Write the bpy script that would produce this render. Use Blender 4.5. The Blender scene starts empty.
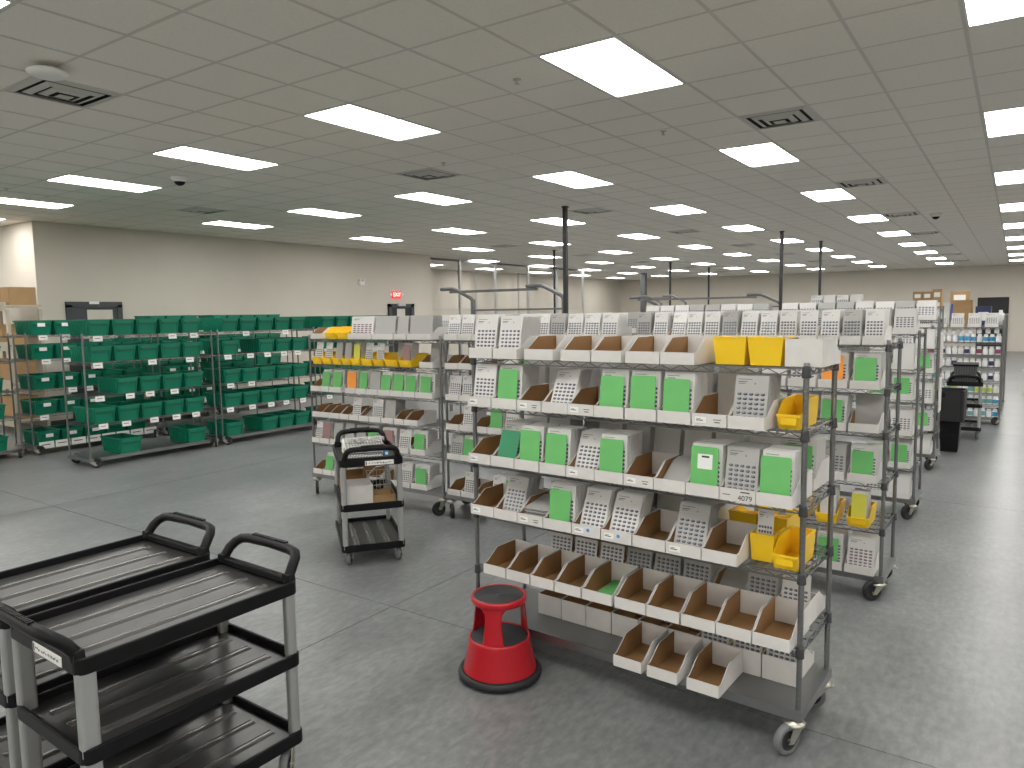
import bpy, math, random
from mathutils import Vector, Matrix
R = math.radians
PI = math.pi
rnd = random.Random(11)
scene = bpy.context.scene
col = scene.collection

# ------------------------------------------------------------------ camera
F_PX, EYE, HOR, VPX, ROLL = 728.0, 1.94, 313.5, 1018.5, R(-0.85)
pitch = math.atan((384 - HOR) / F_PX)
yaw = math.atan((VPX - 512) / math.hypot(F_PX, 384 - HOR))
fw = Vector((-math.sin(yaw) * math.cos(pitch), math.cos(yaw) * math.cos(pitch), -math.sin(pitch)))
rt = Vector((math.cos(yaw), math.sin(yaw), 0))
up = rt.cross(fw)
rt2 = rt * math.cos(ROLL) + up * math.sin(ROLL)
up2 = up * math.cos(ROLL) - rt * math.sin(ROLL)
cd = bpy.data.cameras.new('camera')
cd.sensor_width = 36.0
cd.lens = F_PX / 1024 * 36.0
cd.clip_end = 200
cam = bpy.data.objects.new('camera', cd)
col.objects.link(cam)
m3 = Matrix((rt2, up2, -fw)).transposed()
cam.matrix_world = Matrix.Translation((0, 0, EYE)) @ m3.to_4x4()
scene.camera = cam

# ------------------------------------------------------------------ world, exposure
w = bpy.data.worlds.new('world')
w.use_nodes = True
w.node_tree.nodes['Background'].inputs[0].default_value = (0.6, 0.62, 0.65, 1)
w.node_tree.nodes['Background'].inputs[1].default_value = 0.02
scene.world = w
vs = scene.view_settings
vs.view_transform = 'Standard'
vs.look = 'None'
vs.gamma = 1.0
vs.use_curve_mapping = False
vs.exposure = 0.5
LAMP = 12.5          # radiance of the ceiling panels' diffusers
scene.cycles.max_bounces = 8
scene.cycles.diffuse_bounces = 5


# ------------------------------------------------------------------ materials
def nmat(name, color, rough=0.5, metal=0.0, noise=0.0, scale=8.0, bump=0.0, bscale=60.0, emit=0.0, alpha=None, trans=0.0, spec=None, stretch=None):
    m = bpy.data.materials.new(name)
    m.use_nodes = True
    nt = m.node_tree
    b = nt.nodes['Principled BSDF']
    b.inputs['Base Color'].default_value = (*color, 1)
    b.inputs['Roughness'].default_value = rough
    b.inputs['Metallic'].default_value = metal
    if spec is not None:
        b.inputs['Specular IOR Level'].default_value = spec
    if trans:
        b.inputs['Transmission Weight'].default_value = trans
    if emit:
        b.inputs['Emission Color'].default_value = (*color, 1)
        b.inputs['Emission Strength'].default_value = emit
    tc = nt.nodes.new('ShaderNodeTexCoord')
    src = tc.outputs['Object']
    if stretch:
        mp = nt.nodes.new('ShaderNodeMapping')
        mp.inputs['Scale'].default_value = stretch
        nt.links.new(src, mp.inputs['Vector'])
        src = mp.outputs['Vector']
    if noise:
        n = nt.nodes.new('ShaderNodeTexNoise')
        n.inputs['Scale'].default_value = scale
        n.inputs['Detail'].default_value = 4
        nt.links.new(src, n.inputs['Vector'])
        r = nt.nodes.new('ShaderNodeValToRGB')
        r.color_ramp.elements[0].position = 0.3
        r.color_ramp.elements[1].position = 0.7
        r.color_ramp.elements[0].color = (*[c * (1 - noise) for c in color], 1)
        r.color_ramp.elements[1].color = (*[min(1, c * (1 + noise)) for c in color], 1)
        nt.links.new(n.outputs['Fac'], r.inputs['Fac'])
        nt.links.new(r.outputs['Color'], b.inputs['Base Color'])
    if bump:
        n2 = nt.nodes.new('ShaderNodeTexNoise')
        n2.inputs['Scale'].default_value = bscale
        n2.inputs['Detail'].default_value = 3
        nt.links.new(src, n2.inputs['Vector'])
        bp = nt.nodes.new('ShaderNodeBump')
        bp.inputs['Strength'].default_value = bump
        bp.inputs['Distance'].default_value = 0.004
        nt.links.new(n2.outputs['Fac'], bp.inputs['Height'])
        nt.links.new(bp.outputs['Normal'], b.inputs['Normal'])
    return m


def floor_mat():
    m = nmat('polished_concrete', (0.2, 0.21, 0.22), 0.38, spec=0.5)
    nt = m.node_tree
    b = nt.nodes['Principled BSDF']
    g = nt.nodes.new('ShaderNodeNewGeometry')
    def noise(s, d, rgh=0.55, sc=None):
        n = nt.nodes.new('ShaderNodeTexNoise')
        n.inputs['Scale'].default_value = s
        n.inputs['Detail'].default_value = d
        n.inputs['Roughness'].default_value = rgh
        if sc:
            mp = nt.nodes.new('ShaderNodeMapping')
            mp.inputs['Scale'].default_value = sc
            nt.links.new(g.outputs['Position'], mp.inputs['Vector'])
            nt.links.new(mp.outputs['Vector'], n.inputs['Vector'])
        else:
            nt.links.new(g.outputs['Position'], n.inputs['Vector'])
        return n.outputs['Fac']
    a = noise(0.7, 2, 0.5)
    c = noise(3.0, 4, 0.55, (1.0, 0.5, 1.0))
    f = noise(26.0, 3, 0.6, (1.0, 0.45, 1.0))
    def mixf(p, q, t):
        mx = nt.nodes.new('ShaderNodeMix')
        mx.data_type = 'FLOAT'
        mx.inputs[0].default_value = t
        nt.links.new(p, mx.inputs[2])
        nt.links.new(q, mx.inputs[3])
        return mx.outputs[0]
    mixed = mixf(mixf(a, c, 0.5), f, 0.4)
    r = nt.nodes.new('ShaderNodeValToRGB')
    e = r.color_ramp.elements
    e[0].position = 0.32
    e[0].color = (0.095, 0.100, 0.102, 1)
    e[1].position = 0.68
    e[1].color = (0.285, 0.291, 0.290, 1)
    k = e.new(0.5)
    k.color = (0.178, 0.184, 0.186, 1)
    nt.links.new(mixed, r.inputs['Fac'])
    nt.links.new(r.outputs['Color'], b.inputs['Base Color'])
    rr = nt.nodes.new('ShaderNodeMapRange')
    rr.inputs['From Min'].default_value = 0.3
    rr.inputs['From Max'].default_value = 0.7
    rr.inputs['To Min'].default_value = 0.27
    rr.inputs['To Max'].default_value = 0.37
    nt.links.new(mixed, rr.inputs['Value'])
    nt.links.new(rr.outputs['Result'], b.inputs['Roughness'])
    return m


M = {
    'floor': floor_mat(),
    'joint': nmat('joint_filler', (0.17, 0.172, 0.172), 0.8),
    'wall': nmat('warm_white_wall_paint', (0.62, 0.58, 0.51), 0.85, noise=0.02, scale=1.5, bump=0.05, bscale=40),
    'tile': nmat('mineral_fibre_tile', (0.83, 0.80, 0.735), 0.95, noise=0.03, scale=40, bump=0.25, bscale=160),
    'grid': nmat('white_tee_bar', (0.62, 0.60, 0.55), 0.6),
    'lampframe': nmat('lamp_frame_white', (0.8, 0.8, 0.78), 0.5),
    'lamp': nmat('lamp_diffuser', (1.0, 0.985, 0.95), 0.5, emit=LAMP),
    'vent': nmat('vent_metal', (0.55, 0.54, 0.5), 0.5),
    'ventdark': nmat('vent_throat', (0.02, 0.02, 0.02), 0.8),
    'chrome': nmat('zinc_chrome', (0.24, 0.245, 0.25), 0.28, 1.0),
    'sheet': nmat('galvanised_sheet', (0.27, 0.275, 0.28), 0.34, 0.9, noise=0.06, scale=3),
    'darkmetal': nmat('dark_collar', (0.06, 0.062, 0.068), 0.45, 0.2),
    'rubber': nmat('black_rubber', (0.016, 0.016, 0.018), 0.6),
    'tread': nmat('grey_tyre', (0.16, 0.165, 0.17), 0.55),
    'castermetal': nmat('caster_zinc', (0.52, 0.50, 0.44), 0.38, 0.9),
    'board': nmat('white_board', (0.68, 0.665, 0.64), 0.75, noise=0.04, scale=14),
    'kraft': nmat('kraft_board', (0.27, 0.145, 0.055), 0.8, noise=0.10, scale=10),
    'card': nmat('white_card', (0.68, 0.67, 0.655), 0.6),
    'gcard': nmat('grey_card', (0.42, 0.415, 0.40), 0.6),
    'pill': nmat('blister_dark', (0.035, 0.04, 0.07), 0.3),
    'pillb': nmat('blister_brown', (0.10, 0.06, 0.05), 0.3),
    'pillr': nmat('blister_red', (0.20, 0.05, 0.09), 0.3),
    'pilltop': nmat('blister_painted_highlight', (0.25, 0.26, 0.32), 0.12),  # opaque pale tone: the highlight on each dome, painted in
    'green': nmat('green_divider_board', (0.15, 0.50, 0.15), 0.6, noise=0.05, scale=9),
    'dkgreen': nmat('dark_green_divider_board', (0.035, 0.26, 0.12), 0.6),
    'orange': nmat('orange_divider_board', (0.90, 0.33, 0.05), 0.6),
    'yellowcard': nmat('yellow_divider_board', (0.68, 0.66, 0.08), 0.6),
    'pink': nmat('pink_card', (0.34, 0.20, 0.20), 0.6),
    'yellow': nmat('yellow_plastic', (0.92, 0.60, 0.015), 0.38),
    'tote': nmat('green_plastic', (0.0, 0.185, 0.105), 0.42),
    'totedk': nmat('green_plastic_rim_shade', (0.0, 0.11, 0.062), 0.42),  # darker green: shadow under the tote rim, put into the colour
    'black': nmat('black_plastic', (0.006, 0.006, 0.007), 0.42, spec=0.22, bump=0.06, bscale=300),
    'trayplastic': nmat('worn_black_tray_plastic', (0.038, 0.037, 0.036), 0.30, noise=0.3, scale=3.0, bump=0.05, bscale=200, stretch=(6, 0.8, 1)),
    'ribplastic': nmat('polished_rib_painted_sheen', (0.09, 0.088, 0.085), 0.16),  # lighter than the tray: lamp reflections along the ribs painted into the colour
    'alu': nmat('anodised_upright', (0.40, 0.41, 0.41), 0.45, 0.5),
    'red': nmat('red_enamel', (0.46, 0.008, 0.018), 0.28),
    'rubbertread': nmat('ribbed_rubber', (0.035, 0.037, 0.04), 0.65, bump=0.2, bscale=120),
    'paper': nmat('white_label_paper', (0.85, 0.85, 0.83), 0.6),
    'ink': nmat('printed_ink', (0.03, 0.03, 0.035), 0.6),
    'blueink': nmat('blue_sticker', (0.05, 0.30, 0.75), 0.5),
    'exitred': nmat('exit_sign_red', (0.80, 0.06, 0.05), 0.5, emit=0.6),
    'exitletters': nmat('exit_letters', (1.0, 0.85, 0.8), 0.5, emit=1.2),
    'greyframe': nmat('grey_powder_coat', (0.17, 0.175, 0.18), 0.5),
    'blackpole': nmat('black_pole_paint', (0.02, 0.02, 0.022), 0.5),
    'column': nmat('grey_column_paint', (0.10, 0.105, 0.11), 0.6),
    'galv': nmat('galvanised_post', (0.55, 0.55, 0.54), 0.4, 0.7),
    'carton': nmat('brown_carton', (0.40, 0.25, 0.12), 0.8, noise=0.06, scale=6),
    'tape': nmat('carton_tape', (0.52, 0.38, 0.2), 0.4),
    'beige': nmat('beige_rack_paint', (0.50, 0.45, 0.36), 0.6),
    'opening': nmat('dark_door_and_doorway_shade', (0.018, 0.018, 0.02), 0.6),
    'doorframe': nmat('charcoal_door_frame', (0.055, 0.06, 0.065), 0.5),
    'doorglass': nmat('door_lite_blind', (0.62, 0.60, 0.52), 0.3),
    'bottle': nmat('white_bottle_plastic', (0.80, 0.80, 0.79), 0.35),
    'cap': nmat('bottle_cap', (0.70, 0.70, 0.72), 0.4),
    'bluebottle': nmat('blue_bottle_label', (0.06, 0.33, 0.58), 0.4),
    'navy': nmat('navy_label', (0.03, 0.04, 0.13), 0.4),
    'maroon': nmat('maroon_label', (0.22, 0.05, 0.10), 0.4),
    'teal': nmat('teal_label', (0.16, 0.40, 0.42), 0.4),
    'lime': nmat('lime_label', (0.50, 0.60, 0.08), 0.4),
    'bluebox': nmat('blue_box', (0.02, 0.08, 0.42), 0.5),
    'clip': nmat('blue_clip', (0.03, 0.25, 0.60), 0.4),
}
MLIST = list(M.keys())


# ------------------------------------------------------------------ mesh helper
class MB:
    def __init__(self):
        self.v, self.f, self.m, self.s = [], [], [], []
        self.mats = []

    def mi(self, mat):
        if mat not in self.mats:
            self.mats.append(mat)
        return self.mats.index(mat)

    def add(self, vs_, fs, mat, smooth=False):
        o = len(self.v)
        self.v += [tuple(p) for p in vs_]
        i = self.mi(mat) if isinstance(mat, str) else None
        for k, f in enumerate(fs):
            self.f.append([o + a for a in f])
            self.m.append(i if i is not None else self.mi(mat[k]))
            self.s.append(smooth)
        return self

    # faces: bottom, top, front(-y), right(+x), back(+y), left(-x)
    def box(self, x0, x1, y0, y1, z0, z1, mat):
        vs_ = [(x0, y0, z0), (x1, y0, z0), (x1, y1, z0), (x0, y1, z0), (x0, y0, z1), (x1, y0, z1), (x1, y1, z1), (x0, y1, z1)]
        fs = [(3, 2, 1, 0), (4, 5, 6, 7), (0, 1, 5, 4), (1, 2, 6, 5), (2, 3, 7, 6), (3, 0, 4, 7)]
        return self.add(vs_, fs, mat)

    def taper(self, x0, x1, y0, y1, z0, X0, X1, Y0, Y1, z1, mat):
        vs_ = [(x0, y0, z0), (x1, y0, z0), (x1, y1, z0), (x0, y1, z0), (X0, Y0, z1), (X1, Y0, z1), (X1, Y1, z1), (X0, Y1, z1)]
        fs = [(3, 2, 1, 0), (4, 5, 6, 7), (0, 1, 5, 4), (1, 2, 6, 5), (2, 3, 7, 6), (3, 0, 4, 7)]
        return self.add(vs_, fs, mat)

    def xprism(self, poly, x0, x1, mat):     # poly of (y, z), counter-clockwise seen from -x ... faces: left cap, right cap, sides
        n = len(poly)
        vs_ = [(x0, y, z) for y, z in poly] + [(x1, y, z) for y, z in poly]
        fs = [tuple(range(n))[::-1], tuple(range(n, 2 * n))] + [(i, (i + 1) % n, n + (i + 1) % n, n + i) for i in range(n)]
        return self.add(vs_, fs, mat)

    def zprism(self, poly, z0, z1, mat):
        n = len(poly)
        vs_ = [(x, y, z0) for x, y in poly] + [(x, y, z1) for x, y in poly]
        fs = [tuple(range(n))[::-1], tuple(range(n, 2 * n))] + [(i, (i + 1) % n, n + (i + 1) % n, n + i) for i in range(n)]
        return self.add(vs_, fs, mat)

    def bar(self, a, b, t, mat, t2=None):    # square bar
        return self.cyl(a, b, t * 0.7071, 4, mat, smooth=False, rot=PI / 4, flat=(t2 / t if t2 else 1.0))

    def cyl(self, a, b, r, n, mat, r2=None, smooth=True, rot=0.0, flat=1.0):
        a, b = Vector(a), Vector(b)
        d = (b - a).normalized()
        x = d.orthogonal().normalized() if abs(d.z) < 0.999 else Vector((1, 0, 0))
        if abs(d.z) < 0.9:
            x = d.cross(Vector((0, 0, 1))).normalized()
        y = d.cross(x)
        r2 = r if r2 is None else r2
        vs_ = []
        for p, q in ((a, r), (b, r2)):
            for i in range(n):
                t = rot + 2 * PI * i / n
                vs_.append(p + x * (q * math.cos(t)) + y * (q * math.sin(t) * flat))
        self.add(vs_, [(i, (i + 1) % n, n + (i + 1) % n, n + i) for i in range(n)], mat, smooth)
        self.add(vs_, [tuple(range(n))[::-1], tuple(range(n, 2 * n))], mat)
        return self

    def tube(self, pts, r, n, mat, closed=False):
        pts = [Vector(p) for p in pts]
        vs_, N = [], len(pts)
        prev = None
        for k, p in enumerate(pts):
            if closed:
                d = (pts[(k + 1) % N] - pts[k - 1]).normalized()
            else:
                d = (pts[min(k + 1, N - 1)] - pts[max(k - 1, 0)]).normalized()
            x = (prev - d * prev.dot(d)).normalized() if prev is not None else d.orthogonal().normalized()
            prev = x
            y = d.cross(x)
            for i in range(n):
                t = 2 * PI * i / n
                vs_.append(p + x * (r * math.cos(t)) + y * (r * math.sin(t)))
        fs = []
        for k in range(N if closed else N - 1):
            for i in range(n):
                a, b = k * n, ((k + 1) % N) * n
                fs.append((a + i, a + (i + 1) % n, b + (i + 1) % n, b + i))
        self.add(vs_, fs, mat, True)
        if not closed:
            self.add(vs_, [tuple(range(n))[::-1], tuple(range((N - 1) * n, N * n))], mat)
        return self

    def lathe(self, prof, n, mat, cx=0, cy=0, smooth=True):   # prof list of (r, z[, mat])
        vs_, fs, ms = [], [], []
        for q in prof:
            for i in range(n):
                t = 2 * PI * i / n
                vs_.append((cx + q[0] * math.cos(t), cy + q[0] * math.sin(t), q[1]))
        for k in range(len(prof) - 1):
            mm = prof[k][2] if len(prof[k]) > 2 else mat
            for i in range(n):
                fs.append((k * n + i, k * n + (i + 1) % n, (k + 1) * n + (i + 1) % n, (k + 1) * n + i))
                ms.append(mm)
        return self.add(vs_, fs, ms, smooth)

    def mesh(self, name):
        me = bpy.data.meshes.new(name)
        me.from_pydata(self.v, [], self.f)
        for k in self.mats:
            me.materials.append(M[k])
        me.polygons.foreach_set('material_index', self.m)
        me.polygons.foreach_set('use_smooth', self.s)
        me.update()
        return me


CACHE = {}
def cached(key, fn):
    if key not in CACHE:
        CACHE[key] = fn().mesh(str(key[0] if isinstance(key, tuple) else key))
    return CACHE[key]


def obj(name, me, parent=None, loc=(0, 0, 0), rot=(0, 0, 0), scale=None):
    if isinstance(me, MB):
        me = me.mesh(name)
    o = bpy.data.objects.new(name, me)
    col.objects.link(o)
    o.location = loc
    o.rotation_euler = rot
    if scale:
        o.scale = scale
    if parent is not None:
        o.parent = parent
    return o


LABELS = {}
def tag(o, label, cat, group=None):
    o['label'] = label
    o['category'] = cat
    if group:
        o['group'] = group
    n = len(label.split())
    if n > 16 or n < 4:
        print('LABEL LENGTH', n, label)
    if label in LABELS and LABELS[label] != group:
        print('LABEL TWICE', label)
    LABELS[label] = group
    return o


def empty(name, loc, rz=0.0):
    o = bpy.data.objects.new(name, None)
    col.objects.link(o)
    o.location = loc
    o.rotation_euler = (0, 0, rz)
    o.empty_display_size = 0.1
    return o


def struct(name, me, parent=None, **k):
    o = obj(name, me, parent, **k)
    if parent is None:
        o['kind'] = 'structure'
    return o


def bevel(o, wd=0.004, seg=2):
    b = o.modifiers.new('bevel', 'BEVEL')
    b.width = wd
    b.segments = seg
    b.limit_method = 'ANGLE'
    return o


ORD = ['first', 'second', 'third', 'fourth', 'fifth', 'sixth', 'seventh', 'eighth', 'ninth', 'tenth', 'eleventh', 'twelfth', 'thirteenth', 'fourteenth']
CEIL = 3.71
XL = -14.5

# ------------------------------------------------------------------ room shell
fl = struct('floor', MB().box(-22, 9, -7, 38.2, -0.12, -0.006, 'joint'))
xs = [-22, -17.95, -13.1, -8.25, -3.36, 1.5, 6.3, 9]
ys = [-7, -1.5, 3.40, 8.3, 13.2, 18.1, 23.0, 27.9, 32.8, 38.2]
for i in range(len(xs) - 1):
    for j in range(len(ys) - 1):
        obj('concrete_slab', MB().box(xs[i] + 0.003, xs[i + 1] - 0.003, ys[j] + 0.003, ys[j + 1] - 0.003, -0.05, 0.0, 'floor'), fl)

struct('wall_left', MB().box(XL - 0.2, XL, 6.0, 16.75, 0, CEIL, 'wall'))
struct('wall_left_return', MB().box(-22, XL - 0.2, 6.0, 6.2, 0, CEIL, 'wall'))
struct('wall_alcove_left', MB().box(-18.9, -18.7, 16.75, 38.0, 0, CEIL, 'wall'))
struct('wall_alcove_front', MB().box(-18.7, XL - 0.2, 16.55, 16.75, 0, CEIL, 'wall'))
struct('wall_far', MB().box(-18.9, 9, 38.0, 38.2, 0, CEIL, 'wall'))
struct('wall_right', MB().box(9, 9.2, -7, 38.2, 0, CEIL, 'wall'))
struct('wall_near', MB().box(-22, 9, -7.2, -7, 0, CEIL, 'wall'))
struct('wall_outer_left', MB().box(-22.2, -22, -7, 6.2, 0, CEIL, 'wall'))
struct('column_grey', MB().box(-14.42, -14.20, 31.4, 31.62, 0, CEIL, 'column'))
bb = MB()
bb.box(XL, XL + 0.012, 6.0, 16.75, 0, 0.10, 'doorframe')
struct('baseboard_left', bb)

# ceiling with lay-in tiles, tee bars, lamps and vents
ce = struct('ceiling', MB().box(-22, 9, -7, 38.2, CEIL + 0.25, CEIL + 0.3, 'tile'))
T = 0.617
X0, Y0 = -2.2, 4.41              # a grid crossing
lamps, vents = set(), set()
LX0 = X0 - T                      # left cell edge of lamp column 0
def cell(ix, iy):                 # lower corner of a cell
    return X0 + T * ix, Y0 + T * iy
lamp_cells = {}
for i in range(-4, 8):
    for j in range(-3, 9):
        ix, iy = -1 - 4 * i, 6 * j
        x, y = cell(ix, iy)
        if x < XL - 0.3 and y > 5.0 and not (y > 17 and x > -18.6):
            continue
        if x < -21.5 or x > 8.3 or y < -6.8 or y > 37:
            continue
        lamp_cells[(i, j)] = (x, y)
        lamps.add((ix, iy))
        lamps.add((ix, iy + 1))
vent_cells = []
for ix in (0, -7, -15):
    for iy in (-3, 4, 11, 18, 25, 32, 39, 46):
        x, y = cell(ix, iy)
        if x < XL and y > 5:
            continue
        if ix == -15 and iy != 4 and iy < 18:
            continue
        if (ix, iy) in lamps or (ix == 0 and iy < 0):
            continue
        vent_cells.append((ix, iy))
        vents.add((ix, iy))
cells = []
nx0, nx1 = int((-22 - X0) / T) - 1, int((9 - X0) / T) + 1
ny0, ny1 = int((-7 - Y0) / T) - 1, int((38.2 - Y0) / T) + 1
for ix in range(nx0, nx1):
    for iy in range(ny0, ny1):
        if (ix, iy) in lamps or (ix, iy) in vents:
            continue
        x, y = cell(ix, iy)
        if x < -22 or x + T > 9.3 or y < -7.2 or y + T > 38.5:
            continue
        c = Vector((x + T / 2, y + T / 2, CEIL)) - cam.location
        z = c.dot(fw)
        inview = False
        if z > 0.2:
            px, py = 512 + F_PX * c.dot(rt2) / z, 384 - F_PX * c.dot(up2) / z
            inview = -60 < px < 1084 and -70 < py < 384
        cells.append((0 if inview else 1, c.length, x, y))
cells.sort()
tile_me = MB().box(0.012, T - 0.012, 0.012, T - 0.012, 0.0, 0.015, 'tile').mesh('ceiling_tile')
for k, (a, b_, x, y) in enumerate(cells[:298]):
    obj('ceiling_tile', tile_me, ce, (x, y, CEIL + 0.0025 + rnd.uniform(-0.001, 0.001)))
rest = MB()
for a, b_, x, y in cells[298:]:
    rest.box(x + 0.012, x + T - 0.012, y + 0.012, y + T - 0.012, CEIL + 0.003, CEIL + 0.02, 'tile')
ro = obj('ceiling_tile_field', rest, ce)
ro['kind'] = 'stuff'
gb = MB()
for ix in range(nx0, nx1 + 1):
    x = X0 + T * ix
    if -22 < x < 9:
        gb.box(x - 0.012, x + 0.012, -7, 38.2, CEIL, CEIL + 0.03, 'grid')
for iy in range(ny0, ny1 + 1):
    y = Y0 + T * iy
    if -7 < y < 38.2:
        gb.box(-22, 9, y - 0.012, y + 0.012, CEIL + 0.001, CEIL + 0.028, 'grid')
obj('tee_bar_grid', gb, ce)

lf = MB()
for a in ((0.012, T - 0.012, 0.012, 0.024), (0.012, T - 0.012, 2 * T - 0.024, 2 * T - 0.012), (0.012, 0.024, 0.012, 2 * T - 0.012), (T - 0.024, T - 0.012, 0.012, 2 * T - 0.012)):
    lf.box(*a, CEIL - 0.004, CEIL + 0.02, 'lampframe')
lf.box(0.012, T - 0.012, 0.012, 2 * T - 0.012, CEIL + 0.02, CEIL + 0.05, 'lampframe')
lf_me = lf.mesh('lamp_frame')
ld_me = MB().box(0.025, T - 0.025, 0.025, 2 * T - 0.025, CEIL + 0.002, CEIL + 0.012, 'lamp').mesh('diffuser')
def nth(n):
    return ORD[n] if n < len(ORD) else str(n)
for (i, j), (x, y) in sorted(lamp_cells.items()):
    e = empty('ceiling_light', (x, y, 0))
    if j < 0 or i < -1:
        lab, g = 'lit ceiling panel outside the view, row %s, file %s' % (nth(j + 3), nth(i + 4)), 'panel lights out of view'
    else:
        where = 'over the open aisle' if i == -1 else '%s file in from aisle' % nth(i)
        lab = 'lit recessed ceiling panel, %s row away, %s' % (nth(j), where)
        g = 'recessed panel lights'
    tag(e, lab, 'light', g)
    obj('lamp_frame', lf_me, e)
    obj('diffuser', ld_me, e)

for (ix, iy) in vent_cells:
    x, y = cell(ix, iy)
    e = empty('ceiling_vent', (x + T / 2, y + T / 2, CEIL))
    fileword = {0: 'beside the aisle lamps', -7: 'over the middle racks', -15: 'toward the tote wall', 8: 'beyond the aisle', -22: 'near the tote wall'}[ix]
    tag(e, 'square ceiling air diffuser %s, %s from the camera end' % (fileword, nth((iy + 3) // 7)), 'vent', 'ceiling air diffusers')
    mm = MB()
    h = T / 2
    mm.box(-h + 0.012, h - 0.012, -h + 0.012, h - 0.012, 0.012, 0.02, 'ventdark')
    obj('vent_throat', cached('vent_throat', lambda: mm), e)
    for k, (a, b, z) in enumerate(((0.293, 0.25, -0.010), (0.212, 0.165, -0.022), (0.132, 0.088, -0.030), (0.052, 0.0, -0.034))):
        def vf(a=a, b=b, z=z):
            m = MB()
            P = [(-a, -a), (a, -a), (a, a), (-a, a)]
            Q = [(-b, -b), (b, -b), (b, b), (-b, b)]
            z0 = 0.002 - 0.006 * (0.293 - a) / 0.06
            if b == 0.0:
                m.box(-a, a, -a, a, z, z + 0.003, 'vent')
                return m
            vs_ = [(x, y, z0) for x, y in P] + [(x, y, z) for x, y in Q] + [(x, y, z + 0.003) for x, y in Q] + [(x, y, z0 + 0.003) for x, y in P]
            fs = []
            for i in range(4):
                j = (i + 1) % 4
                fs += [(j, i, 4 + i, 4 + j), (4 + j, 4 + i, 8 + i, 8 + j), (8 + j, 8 + i, 12 + i, 12 + j), (12 + j, 12 + i, i, j)]
            return m.add(vs_, fs, 'vent')
        obj('vent_louver', cached(('vent_louver', k), vf), e)
# round sensors and sprinklers
def lathe_obj(name, prof, n, mat, loc, lab, cat, group=None):
    o = obj(name, MB().lathe(prof, n, mat), None, loc)
    return tag(o, lab, cat, group)
lathe_obj('dome_camera', [(0.10, 0.0), (0.10, -0.03), (0.075, -0.035), (0.07, -0.06, 'black'), (0.05, -0.09, 'black'), (0.02, -0.105, 'black'), (0.0, -0.107)], 20, 'lampframe', (-8.75, 5.35, CEIL), 'dark dome security camera on ceiling between two panel lights', 'camera')
lathe_obj('dome_camera', [(0.10, 0.0), (0.10, -0.03), (0.075, -0.035), (0.07, -0.06, 'black'), (0.05, -0.09, 'black'), (0.02, -0.105, 'black'), (0.0, -0.107)], 20, 'lampframe', (-1.35, 16.2, CEIL), 'dark dome security camera on ceiling above the bottle rack aisle', 'camera')
for (x, y, s) in ((-3.2, 4.75, 'beside the big panel light'), (-2.95, 6.95, 'behind the big panel light'), (-11.2, 4.35, 'near the tote racks'), (-5.6, 6.75, 'over the yellow bin rack')):
    lathe_obj('sprinkler_head', [(0.032, 0.0), (0.032, -0.006), (0.010, -0.010), (0.008, -0.03), (0.022, -0.034), (0.022, -0.037), (0.0, -0.038)], 12, 'galv', (x, y, CEIL), 'small metal sprinkler head on the ceiling ' + s, 'sprinkler', 'sprinkler heads')
ap = MB()
ap.lathe([(0.0, -0.012), (0.10, -0.014), (0.13, -0.03), (0.13, -0.045), (0.10, -0.06), (0.0, -0.062)], 24, 'lampframe')
ap.box(-0.03, 0.03, -0.03, 0.03, -0.014, 0.0, 'rubber')
tag(obj('access_point', ap, None, (-5.62, 2.50, CEIL - 0.02)), 'white wireless access point hanging beside the ceiling air diffuser', 'access point')

# doors, exit sign, emergency light on the left wall
d1 = empty('door_1', (XL, 0, 0))
d1['kind'] = 'structure'
m = MB()
m.box(0.001, 0.05, 6.45, 6.55, 0, 2.22, 'doorframe')
m.box(0.001, 0.05, 7.38, 7.48, 0, 2.22, 'doorframe')
m.box(0.001, 0.05, 6.45, 7.48, 2.17, 2.28, 'doorframe')
obj('door_frame', m, d1)
m = MB()
m.box(0.004, 0.03, 6.55, 6.82, 0.01, 2.17, 'doorframe')
m.box(0.004, 0.03, 7.30, 7.38, 0.01, 2.17, 'doorframe')
m.box(0.004, 0.03, 6.82, 7.30, 0.01, 1.0, 'doorframe')
m.box(0.004, 0.03, 6.82, 7.30, 2.13, 2.17, 'doorframe')
obj('door_leaf', m, d1)
obj('door_glass', MB().box(0.010, 0.02, 6.82, 7.30, 1.0, 2.13, 'doorglass'), d1)
obj('door_plate', MB().box(0.051, 0.056, 6.86, 7.04, 2.235, 2.285, 'paper'), d1)
d2 = empty('door_2', (XL, 0, 0))
d2['kind'] = 'structure'
m = MB()
m.box(0.001, 0.06, 14.88, 15.0, 0, 2.26, 'doorframe')
m.box(0.001, 0.06, 15.8, 15.92, 0, 2.26, 'doorframe')
m.box(0.001, 0.06, 14.88, 15.92, 2.16, 2.26, 'doorframe')
obj('door_frame', m, d2)
obj('door_leaf', MB().box(0.004, 0.03, 15.0, 15.8, 0.01, 2.16, 'opening'), d2)
obj('door_glass', MB().box(0.031, 0.036, 15.22, 15.55, 1.2, 2.12, 'doorglass'), d2)
obj('door_closer', MB().box(0.061, 0.12, 15.2, 15.5, 2.20, 2.27, 'galv'), d2)
d3 = empty('door_3', (0, 38.0, 0))
d3['kind'] = 'structure'
obj('door_leaf', MB().box(-1.36, -0.38, -0.03, -0.004, 0.01, 2.25, 'opening'), d3)  # dark panel standing in for the shade inside an open doorway
m = MB()
m.box(-1.44, -1.36, -0.05, -0.001, 0, 2.3, 'opening')
m.box(-0.38, -0.30, -0.05, -0.001, 0, 2.3, 'opening')
m.box(-1.44, -0.30, -0.05, -0.001, 2.25, 2.33, 'opening')
obj('door_frame', m, d3)

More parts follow.
